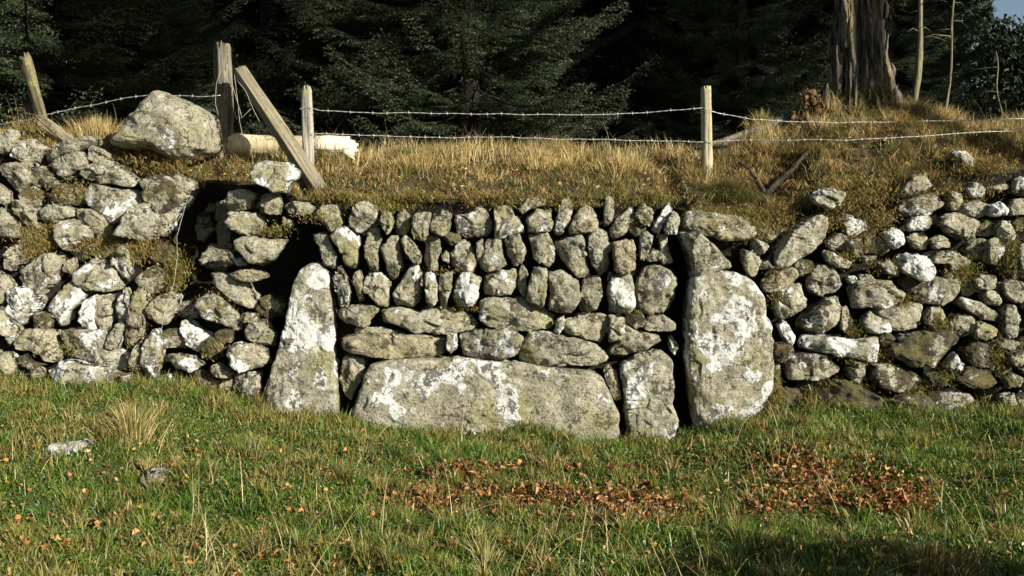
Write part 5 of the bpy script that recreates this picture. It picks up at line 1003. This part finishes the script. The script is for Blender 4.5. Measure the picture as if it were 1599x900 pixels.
def wire(pts, name='barbed_wire', mat=WIRE, r=.0019, barbs=True, parent=fence, wav=.004):
    P = []
    for (a, b) in zip(pts, pts[1:]):
        A, B = np.array(at(*a)), np.array(at(*b)); L_ = np.linalg.norm(B - A); k = max(2, int(L_ / .05))
        for j in range(k): P.append(A + (B - A) * j / k)
    P.append(np.array(at(*pts[-1]))); P = np.array(P)
    for i in range(1, len(P) - 1): P[i] += [0, wav * mn.noise(Vector((P[i][0] * 9, 1, 0))), wav * 2 * mn.noise(Vector((P[i][0] * 6, P[i][2] * 6, 5)))]
    Q = np.repeat(P, 2, 0)[:-1].copy(); Q[1::2] = (P[:-1] + P[1:]) / 2
    ph = np.arange(len(Q)) * 1.6
    o1 = np.stack([np.zeros(len(Q)), np.cos(ph), np.sin(ph)], 1) * r * .8
    parts = [tube(Q + o1, r, 5), tube(Q - o1, r, 5)] if barbs else [tube(Q, r, 5)]
    if barbs:
        acc = 0
        for i in range(1, len(P) - 1):
            acc += np.linalg.norm(P[i] - P[i - 1])
            if acc > .105:
                acc = random.uniform(-.015, .015)
                for s_ in range(2):
                    d = np.array([random.uniform(-.35, .35), random.uniform(-.6, .6), random.choice((-1, 1)) * 1.]); d /= np.linalg.norm(d)
                    parts.append(tube([P[i] - d * .012 + [.004 * s_, 0, 0], P[i] + [.004 * s_, 0, 0], P[i] + d * .012 + [.004 * s_, 0, 0]], .0012, 4))
                parts.append(tube([P[i] - [.007, 0, 0], P[i] + [.007, 0, 0]], r * 2.0, 6))
    v, f = join(parts)
    base = Vector(P[0])
    return mesh_obj(name, v - P[0], f, mat, parent, base - (parent.location if parent else Vector()))
F_ = 6.86
wire([(484, 169, F_), (500, 173, F_), (570, 176, F_), (660, 177, F_), (760, 179, F_), (850, 179, F_), (930, 180, F_), (1010, 176, F_), (1096, 169, F_ - .05)])
wire([(1100, 170, F_ - .05), (1130, 178, F_), (1175, 187, F_), (1240, 190, F_), (1330, 192, F_ - .02), (1420, 190, F_), (1500, 188, F_ - .06), (1640, 186, F_ - .06)])
wire([(484, 209, F_), (560, 211, F_), (640, 214, F_), (720, 215, F_), (800, 214, F_), (880, 218, F_), (960, 219, F_), (1040, 220, F_), (1098, 222, F_ - .05)])
wire([(1100, 222, F_ - .05), (1160, 219, F_ - .08), (1230, 219, F_ - .2), (1320, 219, F_ - .28), (1420, 214, F_ - .3), (1520, 207, F_ - .3), (1640, 203, F_ - .28)])
wire([(62, 182, 7.0), (90, 175, 7.0), (130, 167, 6.98), (165, 160, 6.95), (200, 153, 6.92), (235, 148, 6.9), (280, 150, 6.88), (310, 151, 6.82), (344, 149, 6.8)])
wire([(-30, 200, 7.1), (20, 190, 7.05), (66, 184, 7.0)])
for a in ([(366, 118, 6.8), (370, 150, 6.8), (374, 190, 6.8), (380, 215, 6.82)], [(372, 128, 6.8), (384, 142, 6.78), (396, 172, 6.8), (406, 192, 6.8), (416, 212, 6.82)], [(362, 130, 6.79), (378, 185, 6.8), (392, 170, 6.8)],
          [(345, 110, 6.77), (338, 130, 6.79), (336, 160, 6.79), (341, 180, 6.79)], [(356, 100, 6.78), (352, 118, 6.76), (360, 134, 6.77), (366, 142, 6.78)]):
    wire(a, 'loose_wire', WIRER, .0017, False)
wire([(486, 166, F_), (468, 170, F_ - .03), (472, 173, F_ - .06), (482, 172, F_ - .065), (490, 176, F_ - .04)], 'wire_wrap', WIRER, .0018, False)
wire([(1092, 168, F_ - .08), (1102, 170, F_ - .1), (1112, 171, F_ - .08)], 'wire_wrap', WIRER, .0018, False)

# leaning timber against the fence
v = post(490, 284, 374, 110, 6.62, 6.95, .088, W_OLD2, None, sq=1., rough=.07, seed=21., taper=1., turn=.62)
v.name = 'leaning_timber'; tag(v, 'square weathered fence timber leaning down to the right from the thick post', 'timber')
# wire hanging over the dark hollow
pts = [(299, 296, 6.42), (292, 312, 6.36), (283, 345, 6.30), (276, 370, 6.26), (277, 400, 6.22), (272, 440, 6.18), (262, 470, 6.15), (254, 505, 6.12), (248, 540, 6.1), (238, 580, 6.08), (230, 610, 6.06), (221, 648, 6.0)]
o = wire(pts, 'hanging_wire', WIRE, .0010, False, None); tag(o, 'thin pale wire strand dangling down the left wall past the dark hollow', 'wire')

# pale cut log behind the posts
lg = empty('cut_log', at(460, 232, 7.15)); tag(lg, 'pale peeled log with a jagged cut end lying behind the short post', 'log')
A = np.array(at(350, 226, 7.15)); B = np.array(at(535, 232, 7.08)); C_ = np.array(at(553, 234, 7.06)); rl = .080
pts = [A + (B - A) * t for t in np.linspace(0, 1, 16)]
v, f = tube(pts, rl, 20, 3., .10); o = mesh_obj('bark', v - np.array(lg.location), f, BARK, lg)
v, f = tube([B - (B - A) * .27 + [0, -.012, .012], B - (B - A) * .12 + [0, -.012, .006], B, B + (C_ - B) * .6, C_], [rl * .80, rl * .95, rl * 1.0, rl * 1.0, rl * .95], 22, 8., .42)
for k in range(66, 110): v[k, 0] += (.03 if k < 88 else .05) * mn.noise(Vector((v[k, 1] * 40, v[k, 2] * 40, 2))); v[k, 0] -= max(0, v[k, 2] - lg.location.z) * .45
v[111, 0] -= .03
mesh_obj('cut_end', v - np.array(lg.location), f, CUT, lg)

# grey fallen branch; dark forked branch shape put in for a shadow-like mark
b0 = [at(1085, 232, 7.1), at(1130, 222, 7.15), at(1170, 208, 7.2), at(1205, 197, 7.2), at(1245, 182, 7.3)]
v, f = tube([np.array(x) for x in b0], [.018, .026, .034, .04, .045], 10, 2., .7); o = mesh_obj('fallen_branch', v - np.array(b0[0]), f, GREYWOOD, None, b0[0]); tag(o, 'grey fallen branch lying on the bank between the pale post and the dead trunk', 'branch')
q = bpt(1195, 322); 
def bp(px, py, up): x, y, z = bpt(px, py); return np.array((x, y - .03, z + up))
fk = empty('forked_shade_branch', q); tag(fk, 'dark forked branch shape put in for a shadow-like mark on the bank below the trunk', 'branch')
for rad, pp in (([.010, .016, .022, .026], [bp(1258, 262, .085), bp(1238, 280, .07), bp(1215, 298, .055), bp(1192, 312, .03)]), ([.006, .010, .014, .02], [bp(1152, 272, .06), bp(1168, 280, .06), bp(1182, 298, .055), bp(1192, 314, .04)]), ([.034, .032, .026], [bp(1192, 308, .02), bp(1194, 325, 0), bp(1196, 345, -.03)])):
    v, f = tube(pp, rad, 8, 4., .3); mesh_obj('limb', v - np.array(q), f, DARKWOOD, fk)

# ------------------------------------------------------------------ dead trunk on the bank
sx, sy, sz = at(1345, 192, 7.42)
st = empty('dead_trunk', (sx, sy, sz)); tag(st, 'dead rotting tree trunk with deeply furrowed wood standing on the bank', 'dead tree')
M, K = 220, 150; V = np.zeros((M, K, 3)); zz = np.linspace(-.25, 1.75, K)
for i in range(M):
    th = 2 * math.pi * i / M; cu, cv = math.cos(th), math.sin(th)
    lob = mn.noise(Vector((cu * 1.6, cv * 1.6, 3.)))
    for k, z in enumerate(zz):
        h_ = max(z, 0)
        r = .150 + .09 * math.exp(-h_ / .28) * (1 + 1.2 * lob) + .05 * math.exp(-h_ / .5)
        if z < 0: r += -z * .5
        rid = mn.noise(Vector((cu * 3.6, cv * 3.6, z * .8))); fine = mn.noise(Vector((cu * 11, cv * 11, z * 2.2))); ff = mn.noise(Vector((cu * 24, cv * 24, z * 5)))
        r += .055 * rid * (1 - .3 * h_) - .13 * max(0, .22 - abs(fine)) + .024 * fine + .020 * ff + .010 * mn.noise(Vector((cu * 40, cv * 40, z * 6)))
        cz = mn.voronoi(Vector((cu * 4.5, cv * 4.5, z * 2.2 + .6 * cu)))[1][0]; r += .020 * mn.noise(cz * 5.3) + .012 * mn.noise(Vector((cu * 9, cv * 9, z * 14)))
        if z > 1.45: r *= max(.2, 1 - (z - 1.45) * (1.2 + 2 * mn.noise(Vector((cu * 3, cv * 3, 40)))))
        V[i, k] = (cu * r - .02 * h_, cv * r, z)
tp = [(V.reshape(-1, 3), [grid_faces(M, K, True)])]
for q in range(190):                                          # standing flakes of decayed wood
    i = random.randrange(M); k0 = random.randrange(14, 118); ln = random.randrange(8, 26); i2 = i
    pts = [V[i, min(K - 1, k0 + int(ln * t))] * [1.02 + .10 * t, 1.02 + .10 * t, 1] for t in (0, .2, .4, .6, .8, 1.)]
    r0 = random.uniform(.007, .022); tp.append(tube(pts, [r0 * .6, r0, r0, r0 * .9, r0 * .6, r0 * .1], 6, q * 1., .7))
v, f = join(tp); mesh_obj('trunk', v, f, STUMP, st)
mi_ = [(i, k) for i in range(M) for k in range(15, 56) if V[i, k, 1] < .02 and V[i, k, 0] > -.06 and rng.uniform() < .55 * (1 - (k - 12) / 36)]
mp = np.array([V[i, k] for i, k in mi_]); n = len(mp); mp = np.repeat(mp, 4, 0) + rng.normal(0, .012, (n * 4, 3)); n *= 4
v, f, c = blades(mp, rng.uniform(.02, .05, n), rng.uniform(.003, .006, n), rng.uniform(math.pi, 2 * math.pi, n), rng.uniform(.6, 1.8, n), pick(YM + OLV + TAN[2:4], n))
mesh_obj('moss', v, f, MOSSM, st, smooth=False, col=c)
def spike(px0, py0, px1, py1, w, Y, seed, mat=STUMP, nm='splinter'):
    a, b = np.array(at(px0, py0, Y)), np.array(at(px1, py1, Y)); pts = [a + (b - a) * t for t in np.linspace(-.2, 1, 9)]
    v, f = tube(pts, np.array([1.15, 1.1, 1, .95, .85, .8, .66, .45, .12]) * w, 12, seed, .7); return mesh_obj(nm, v - np.array((sx, sy, sz)), f, mat, st)
for a in ((1300, 190, 1297, 98, .035, 7.34, 3.), (1312, 188, 1308, 60, .04, 7.30, 7.), (1287, 196, 1292, 130, .03, 7.3, 9.), (1393, 190, 1384, 90, .05, 7.36, 11.), (1405, 195, 1398, 135, .05, 7.34, 15.), (1372, 100, 1378, 6, .03, 7.3, 19.), (1322, 60, 1318, -20, .035, 7.28, 23.)): spike(*a)
for k, (a, b, ra) in enumerate((((1300, 178), (1262, 205), .07), ((1330, 185), (1318, 215), .08), ((1375, 185), (1392, 210), .09), ((1400, 180), (1428, 200), .07), ((1296, 170), (1245, 195), .05))):
    A, B = np.array(at(*a, 7.3)), np.array(at(*b, 7.08)); pts = [A, A * .6 + B * .4 + [0, 0, .02], B, B + (B - A) * .4 - [0, 0, .08]]
    v, f = tube([np.array(p_) - [0, 0, .03] for p_ in pts], [ra * .8, ra * .75, ra * .5, ra * .2], 14, k * 3., .9); mesh_obj('root', v - np.array((sx, sy, sz)), f, STUMP, st)
hp = []
for k in range(260):
    px = 1268 + float(np.clip(rng.normal(0, 16), -30, 30)); py = 196 - min(56, abs(rng.normal(0, 30))) * max(.3, 1 - abs(px - 1268) / 40); A = np.array(at(px, py, 7.2 + rng.uniform(-.1, .1))); d = rng.normal(0, .022, 3); d[2] = abs(d[2]) + .008
    hp.append(tube([A - d, A, A + d], [.008, .014, .004], 7, k * 1., .9))
v, f = join(hp); o = mesh_obj('rotten_wood', v - np.array((sx, sy, sz)), f, ROT, st, smooth=False); o['label'] = 'crumbling red brown rotten wood'

# ------------------------------------------------------------------ spruces
def spruce_mesh(seed, H=13., z0=.5, zd=5.4, Rm=2.5):
    r = np.random.default_rng(seed); S = []; D = []; Ln = []; T = []; spines = []
    z = z0
    while z < zd:
        for _ in range(r.integers(9, 13)):
            az = r.uniform(0, 6.28); L_ = Rm * (1 - z / H) * r.uniform(.6, 1.12); zz_ = z + r.uniform(-.12, .12); d = np.array([math.cos(az), math.sin(az), 0.]); k = 9
            sp = []; sag = r.uniform(.10, .34)
            for j in range(k):
                t = j / (k - 1); sp.append(d * L_ * t + np.array([0, 0, zz_ + .12 * L_ * t - sag * L_ * math.sin(t * 2.2) + .10 * L_ * t ** 4]))
            sp = np.array(sp); spines.append((sp, L_))
            sd = np.array([-d[1], d[0], 0]); ns = int(L_ / .062)
            for q in range(ns):
                t = .22 + .78 * q / ns; x = t * (k - 1); j = min(k - 2, int(x)); p_ = sp[j] + (sp[j + 1] - sp[j]) * (x - j); fw = sp[j + 1] - sp[j]; fw /= np.linalg.norm(fw)
                for s_ in (-1, 1):
                    l2 = min(.75, (.16 + .42 * (1 - t) * L_ * .5)) * r.uniform(.55, 1.15)
                    d2 = fw * .75 + sd * s_ * .8 + np.array([0, 0, -.28 + r.uniform(-.2, .15)]); d2 /= np.linalg.norm(d2)
                    S.append(p_); D.append(d2); Ln.append(l2); T.append(t)
                    n3 = int(l2 / .085); s2 = np.cross(d2, [0, 0, 1.]); s2 /= np.linalg.norm(s2)
                    for u in range(n3):
                        tt = .25 + .7 * u / max(1, n3)
                        for s3 in (-1, 1):
                            d3 = d2 * .8 + s2 * s3 * .7 + np.array([0, 0, -.25]); d3 /= np.linalg.norm(d3)
                            S.append(p_ + d2 * l2 * tt); D.append(d3); Ln.append(l2 * (1 - tt) * .55 + .05); T.append(min(1, t + .15 * tt))
            S.append(sp[-2]); D.append((sp[-1] - sp[-2]) / np.linalg.norm(sp[-1] - sp[-2])); Ln.append(np.linalg.norm(sp[-1] - sp[-2]) * 1.1); T.append(1.)
        z += .27
    S = np.array(S); D = np.array(D); Ln = np.array(Ln); T = np.array(T)
    cnt = np.maximum(3, (Ln / .0125).astype(int)); idx = np.repeat(np.arange(len(S)), cnt); n = len(idx)
    tt = r.uniform(.02, 1, n); B = S[idx] + D[idx] * (Ln[idx] * tt)[:, None]
    side = r.normal(0, 1, (n, 3)); side -= D[idx] * (side * D[idx]).sum(1, keepdims=True); side /= np.linalg.norm(side, axis=1, keepdims=True)
    nd = D[idx] * .75 + side * .85; nd /= np.linalg.norm(nd, axis=1, keepdims=True)
    wv = np.cross(nd, r.normal(0, 1, (n, 3))); wv /= np.linalg.norm(wv, axis=1, keepdims=True) + 1e-9
    ln = r.uniform(.018, .032, n); wd = .0032
    V = np.stack([B - wv * wd, B + wv * wd, B + nd * ln[:, None]], 1).reshape(-1, 3)
    tip = np.clip((T[idx] - .5) * 2, 0, 1) * tt
    dark = np.array([.014, .022, .008]); mid = np.array([.032, .048, .013]); pale = np.array([.15, .17, .11])
    c = dark + (mid - dark) * r.uniform(0, 1, (n, 1)); c = c + (pale - c) * (tip * (r.uniform(0, 1, n) < .55) * .75)[:, None]
    F3 = np.arange(n * 3).reshape(-1, 3)
    # coarse upper crown
    m = 34000; zu = zd + (H - zd) * (1 - np.sqrt(r.uniform(0, 1, m))); az = r.uniform(0, 6.28, m); rr = Rm * (1 - zu / H) * np.sqrt(r.uniform(.02, 1, m)) + .05
    P = np.stack([rr * np.cos(az), rr * np.sin(az), zu - .12 * rr], 1); d = np.stack([np.cos(az), np.sin(az), r.uniform(-.5, 0, m)], 1); sv = np.stack([-np.sin(az), np.cos(az), r.uniform(-.4, .4, m)], 1)
    U = np.stack([P - sv * .035, P + sv * .035, P + d * .17], 1).reshape(-1, 3)
    cu = mid * r.uniform(.6, 1.2, (m, 1))
    V = np.vstack([V, U]); F3 = np.vstack([F3, np.arange(m * 3).reshape(-1, 3) + n * 3]); c = np.vstack([np.repeat(c, 3, 0), np.repeat(cu, 3, 0)])
    tr = [tube([(0, 0, -.3), (0, 0, 0.3), (0.02, 0, 3), (0, .03, 7), (0, 0, H)], [.22, .17, .14, .09, .01], 10, seed * 1., .12)]
    for sp, L_ in spines: tr.append(tube(sp, np.linspace(.018, .004, len(sp)) * (L_ / 2), 4, caps=False))
    return (V, [F3], c), join(tr)
SP = [spruce_mesh(s_) for s_ in (1, 2, 3)]
meshes = []
def place_spruce(k, x, y, z, rot, sc, label, group='spruces behind the fence'):
    o = empty('spruce_tree', (x, y, z)); o.rotation_euler = (0, 0, rot); o.scale = (sc, sc, sc); tag(o, label, 'tree', group)
    (fv, ff, fc), (tv, tf) = SP[k]
    if len(meshes) <= k:
        a = mesh_obj('foliage', fv, ff, NEEDLE, o, smooth=False, col=fc); b = mesh_obj('trunk', tv, tf, TRUNK, o); meshes.append((a, b))
    else:
        for src in meshes[k]:
            c = src.copy(); COL.objects.link(c); c.parent = o
    return o
FR = [(0, -4.9, 10.0, .4, 1.0, 'spruce at far left with sunlit boughs behind the leaning post'),
      (1, -3.0, 12.3, 2.0, 1.05, 'spruce whose sunlit boughs hang above the big pale boulder'),
      (2, -.75, 10.9, 1.0, 1.0, 'large dark spruce standing behind the young frosted one in the middle'),
      (0, 3.1, 12.6, 3.1, 1.0, 'spruce with dull green boughs left of the dead trunk'),
      (1, 4.6, 13.0, .3, .80, 'spruce behind the slim sunlit stems right of the dead trunk')]
FR += [(1, -.45, 10.0, 1.3, .78, 'young spruce reaching over the wires in the middle, its bough tips frosted'), (2, -3.9, 10.6, .2, .55, 'young spruce hanging over the leaning posts at the left'),
       (0, 4.05, 10.6, 1.1, .52, 'young spruce around the slim sunlit stem right of the dead trunk'), (2, 2.55, 10.9, 2.2, .62, 'young dull green spruce just left of the dead trunk')]
for a in FR: place_spruce(a[0], a[1], a[2], 1.1, a[3], a[4], a[5])
k = 0
for y, xs in ((14.5, (-12.5, -9.8, -7.2, -5.0, -1.4, .9, 4.2)), (16.5, (-14, -11.2, -8.6, -3.4, -.2, 2.4)), (19, (-15.5, -12.5, -9.5, -6.5, -2.2, 1.2, 4.4)), (22, (-11, -8, -4.6, -1, 2.6, 6.0)), (26, (-12, -8, -5, -2, 1, 4, 8))):
    for x in xs:
        place_spruce(k % 3, x + random.uniform(-.3, .3), y + random.uniform(-.5, .5), 1.1, random.uniform(0, 6.28), random.uniform(.95, 1.2), 'dark spruce in the shaded wood behind the front row', 'dark spruces in the wood'); k += 1
place_spruce(1, 5.15, 12.6, 1.1, 2.6, .60, 'spruce with dense dull boughs behind the thin crooked stem at the right')
place_spruce(2, 7.6, 13.4, 1.1, 1.2, .40, 'low dark spruce under the sky gap at the far right')
n = 200000; X = np.where(rng.uniform(0, 1, n) < .4, rng.uniform(10, 20, n), rng.uniform(-34, 24, n)); Y = rng.uniform(29, 36, n); px = X / Y * FPX + 800
top = np.where(px > 1548, 7.3, 14.) + np.array([mn.noise(Vector((x * .5, 3, 0))) for x in X]) * 1.5
Z = 1.0 + (top - 1.) * rng.uniform(0, 1, n) ** .9; sv = rng.normal(0, 1, (n, 3)); sv /= np.linalg.norm(sv, axis=1, keepdims=True); d = rng.normal(0, 1, (n, 3)); d[:, 2] -= .6; d /= np.linalg.norm(d, axis=1, keepdims=True)
P = np.stack([X, Y, Z], 1); V = np.stack([P - sv * .055, P + sv * .055, P + d * .24], 1).reshape(-1, 3)
tag(mesh_obj('far_wood', V, [np.arange(n * 3).reshape(-1, 3)], NEEDLE, None, None, False, np.repeat(pick([(.012, .02, .009), (.02, .032, .012)], n), 3, 0)), 'dark far part of the spruce wood', 'trees', kind='stuff')

# slim bare stems on the right
def slim(px0, py0, px1, py1, Y, r0, label, nb):
    a, b = np.array(at(px0, py0, Y)), np.array(at(px1, py1, Y)); d = b - a
    root = empty('slim_tree', a); tag(root, label, 'tree')
    K = 14; top = 2.2; pts = [d * t * top + np.array([.015 * math.sin(t * 9), 0, 0]) for t in np.linspace(-.15, 1, K)]
    parts = [tube(pts, np.linspace(r0, r0 * .45, K), 9, px0 * .1, .5)]
    for k_ in range(nb):
        t = random.uniform(.15, .95); o_ = d * t * top; az = random.uniform(0, 6.28); L_ = random.uniform(.12, .4)
        e = o_ + np.array([math.cos(az) * L_, math.sin(az) * L_, -.12 * L_]); parts.append(tube([o_, (o_ + e) / 2 + [0, 0, .03], e], [.005, .003, .001], 4))
    v, f = join(parts); mesh_obj('trunk', v, f, SLIM, root)
    return root
slim(1428, 160, 1439, 0, 8.1, .030, 'slim straight sunlit stem right of the dead trunk', 16)
slim(1478, 160, 1488, 40, 8.3, .014, 'thin crooked sunlit stem between the slim straight stem and the right edge', 9)
slim(1565, 208, 1560, 150, 8.0, .009, 'short bare pale sapling at the far right behind the wire', 2)
# unseen spruces added further right along the bank to shade the wood
for x, y, k_ in ((8.4, 8.6, 1), (12.5, 8.2, 2)):
    place_spruce(k_, x, y, 1.0, x, 1.1, 'unseen spruce added on the bank right of the dead trunk to shade the wood', 'added shade spruces along the bank to the right')

n = 7000; t = rng.uniform(0, 6.28, n); rr = .55 * np.sqrt(rng.uniform(0, 1, n)); z = rng.uniform(.05, 1, n) ** .8 * .95 * np.sqrt(np.clip(1 - (rr / .6) ** 2, .05, 1))
v, f, c = blades(np.stack([rr * np.cos(t) * 2.2, rr * np.sin(t) * .45, z], 1), rng.uniform(.05, .11, n), rng.uniform(.012, .02, n), t, rng.uniform(.2, 1.2, n), pick(GREEN + OLV, n))
sh = empty('shade_bush', (2.75, 2.84, ground_z(2.75, 2.84))); tag(sh, 'unseen low bush added in the field to shade the grass at lower right', 'bush')  # unseen bush added to throw dappled shade on the lower right grass
mesh_obj('foliage', v, f, GRASS, sh, smooth=False, col=c)
tb = [tube([(0, 0, -.05), (.1 * math.cos(q), .1 * math.sin(q), .25), (.3 * math.cos(q), .22 * math.sin(q), .45)], [.02, .015, .006], 6, q) for q in (0, 1.2, 2.5, 3.8, 5.1)]
v, f = join(tb); mesh_obj('stem', v, f, TRUNK, sh)

# two unseen tall trees added at right; crowns placed to shade the wood
def shade_tree(x, y, top, blobs, label):
    o = empty('shade_pine', (x, y, 0)); tag(o, label, 'tree')
    B = []; 
    for (bx_, bz_, rx_, rz_, n_) in blobs:
        q = rng.normal(0, 1, (n_, 3)); q /= np.linalg.norm(q, axis=1, keepdims=True); q *= rng.uniform(0, 1, (n_, 1)) ** .5
        B.append(q * [rx_, rx_ * .8, rz_] + [bx_ - x, 0, bz_])
    B = np.vstack(B); m_ = len(B); d = rng.normal(0, 1, (m_, 3)); d /= np.linalg.norm(d, axis=1, keepdims=True); sv = np.cross(d, rng.normal(0, 1, (m_, 3))); sv /= np.linalg.norm(sv, axis=1, keepdims=True)
    V = np.stack([B - sv * .07, B + sv * .07, B + d * .3], 1).reshape(-1, 3)
    mesh_obj('foliage', V, [np.arange(m_ * 3).reshape(-1, 3)], NEEDLE, o, smooth=False, col=np.repeat(pick([(.03, .05, .015), (.05, .07, .02)], m_), 3, 0))
    parts = [tube([(0, 0, -.3), (0, 0, .4), (.05, 0, 4), (0, 0, top)], [.3, .2, .15, .04], 12, x, .15)]
    for (bx_, bz_, rx_, rz_, n_) in blobs: parts.append(tube([(0, 0, bz_ - 1.5), ((bx_ - x) * .5, 0, bz_ - .4), (bx_ - x, 0, bz_)], [.09, .06, .02], 8, bx_))
    v, f = join(parts); mesh_obj('trunk', v, f, TRUNK, o)
shade_tree(10.6, .8, 12.5, [(7.5, 9.8, 1.2, 1.4, 1300), (13.6, 10.6, .8, 2.0, 1700), (9.6, 11.9, 1.5, .8, 1300)], 'unseen tall pine added in the field, its leaning crown placed to shade the wood')
shade_tree(15.2, .6, 13.5, [(18.2, 11, 1.3, 2.2, 1800), (15.8, 12.6, 1.4, .9, 1200)], 'unseen tall pine added farthest right in the field to shade the wood')
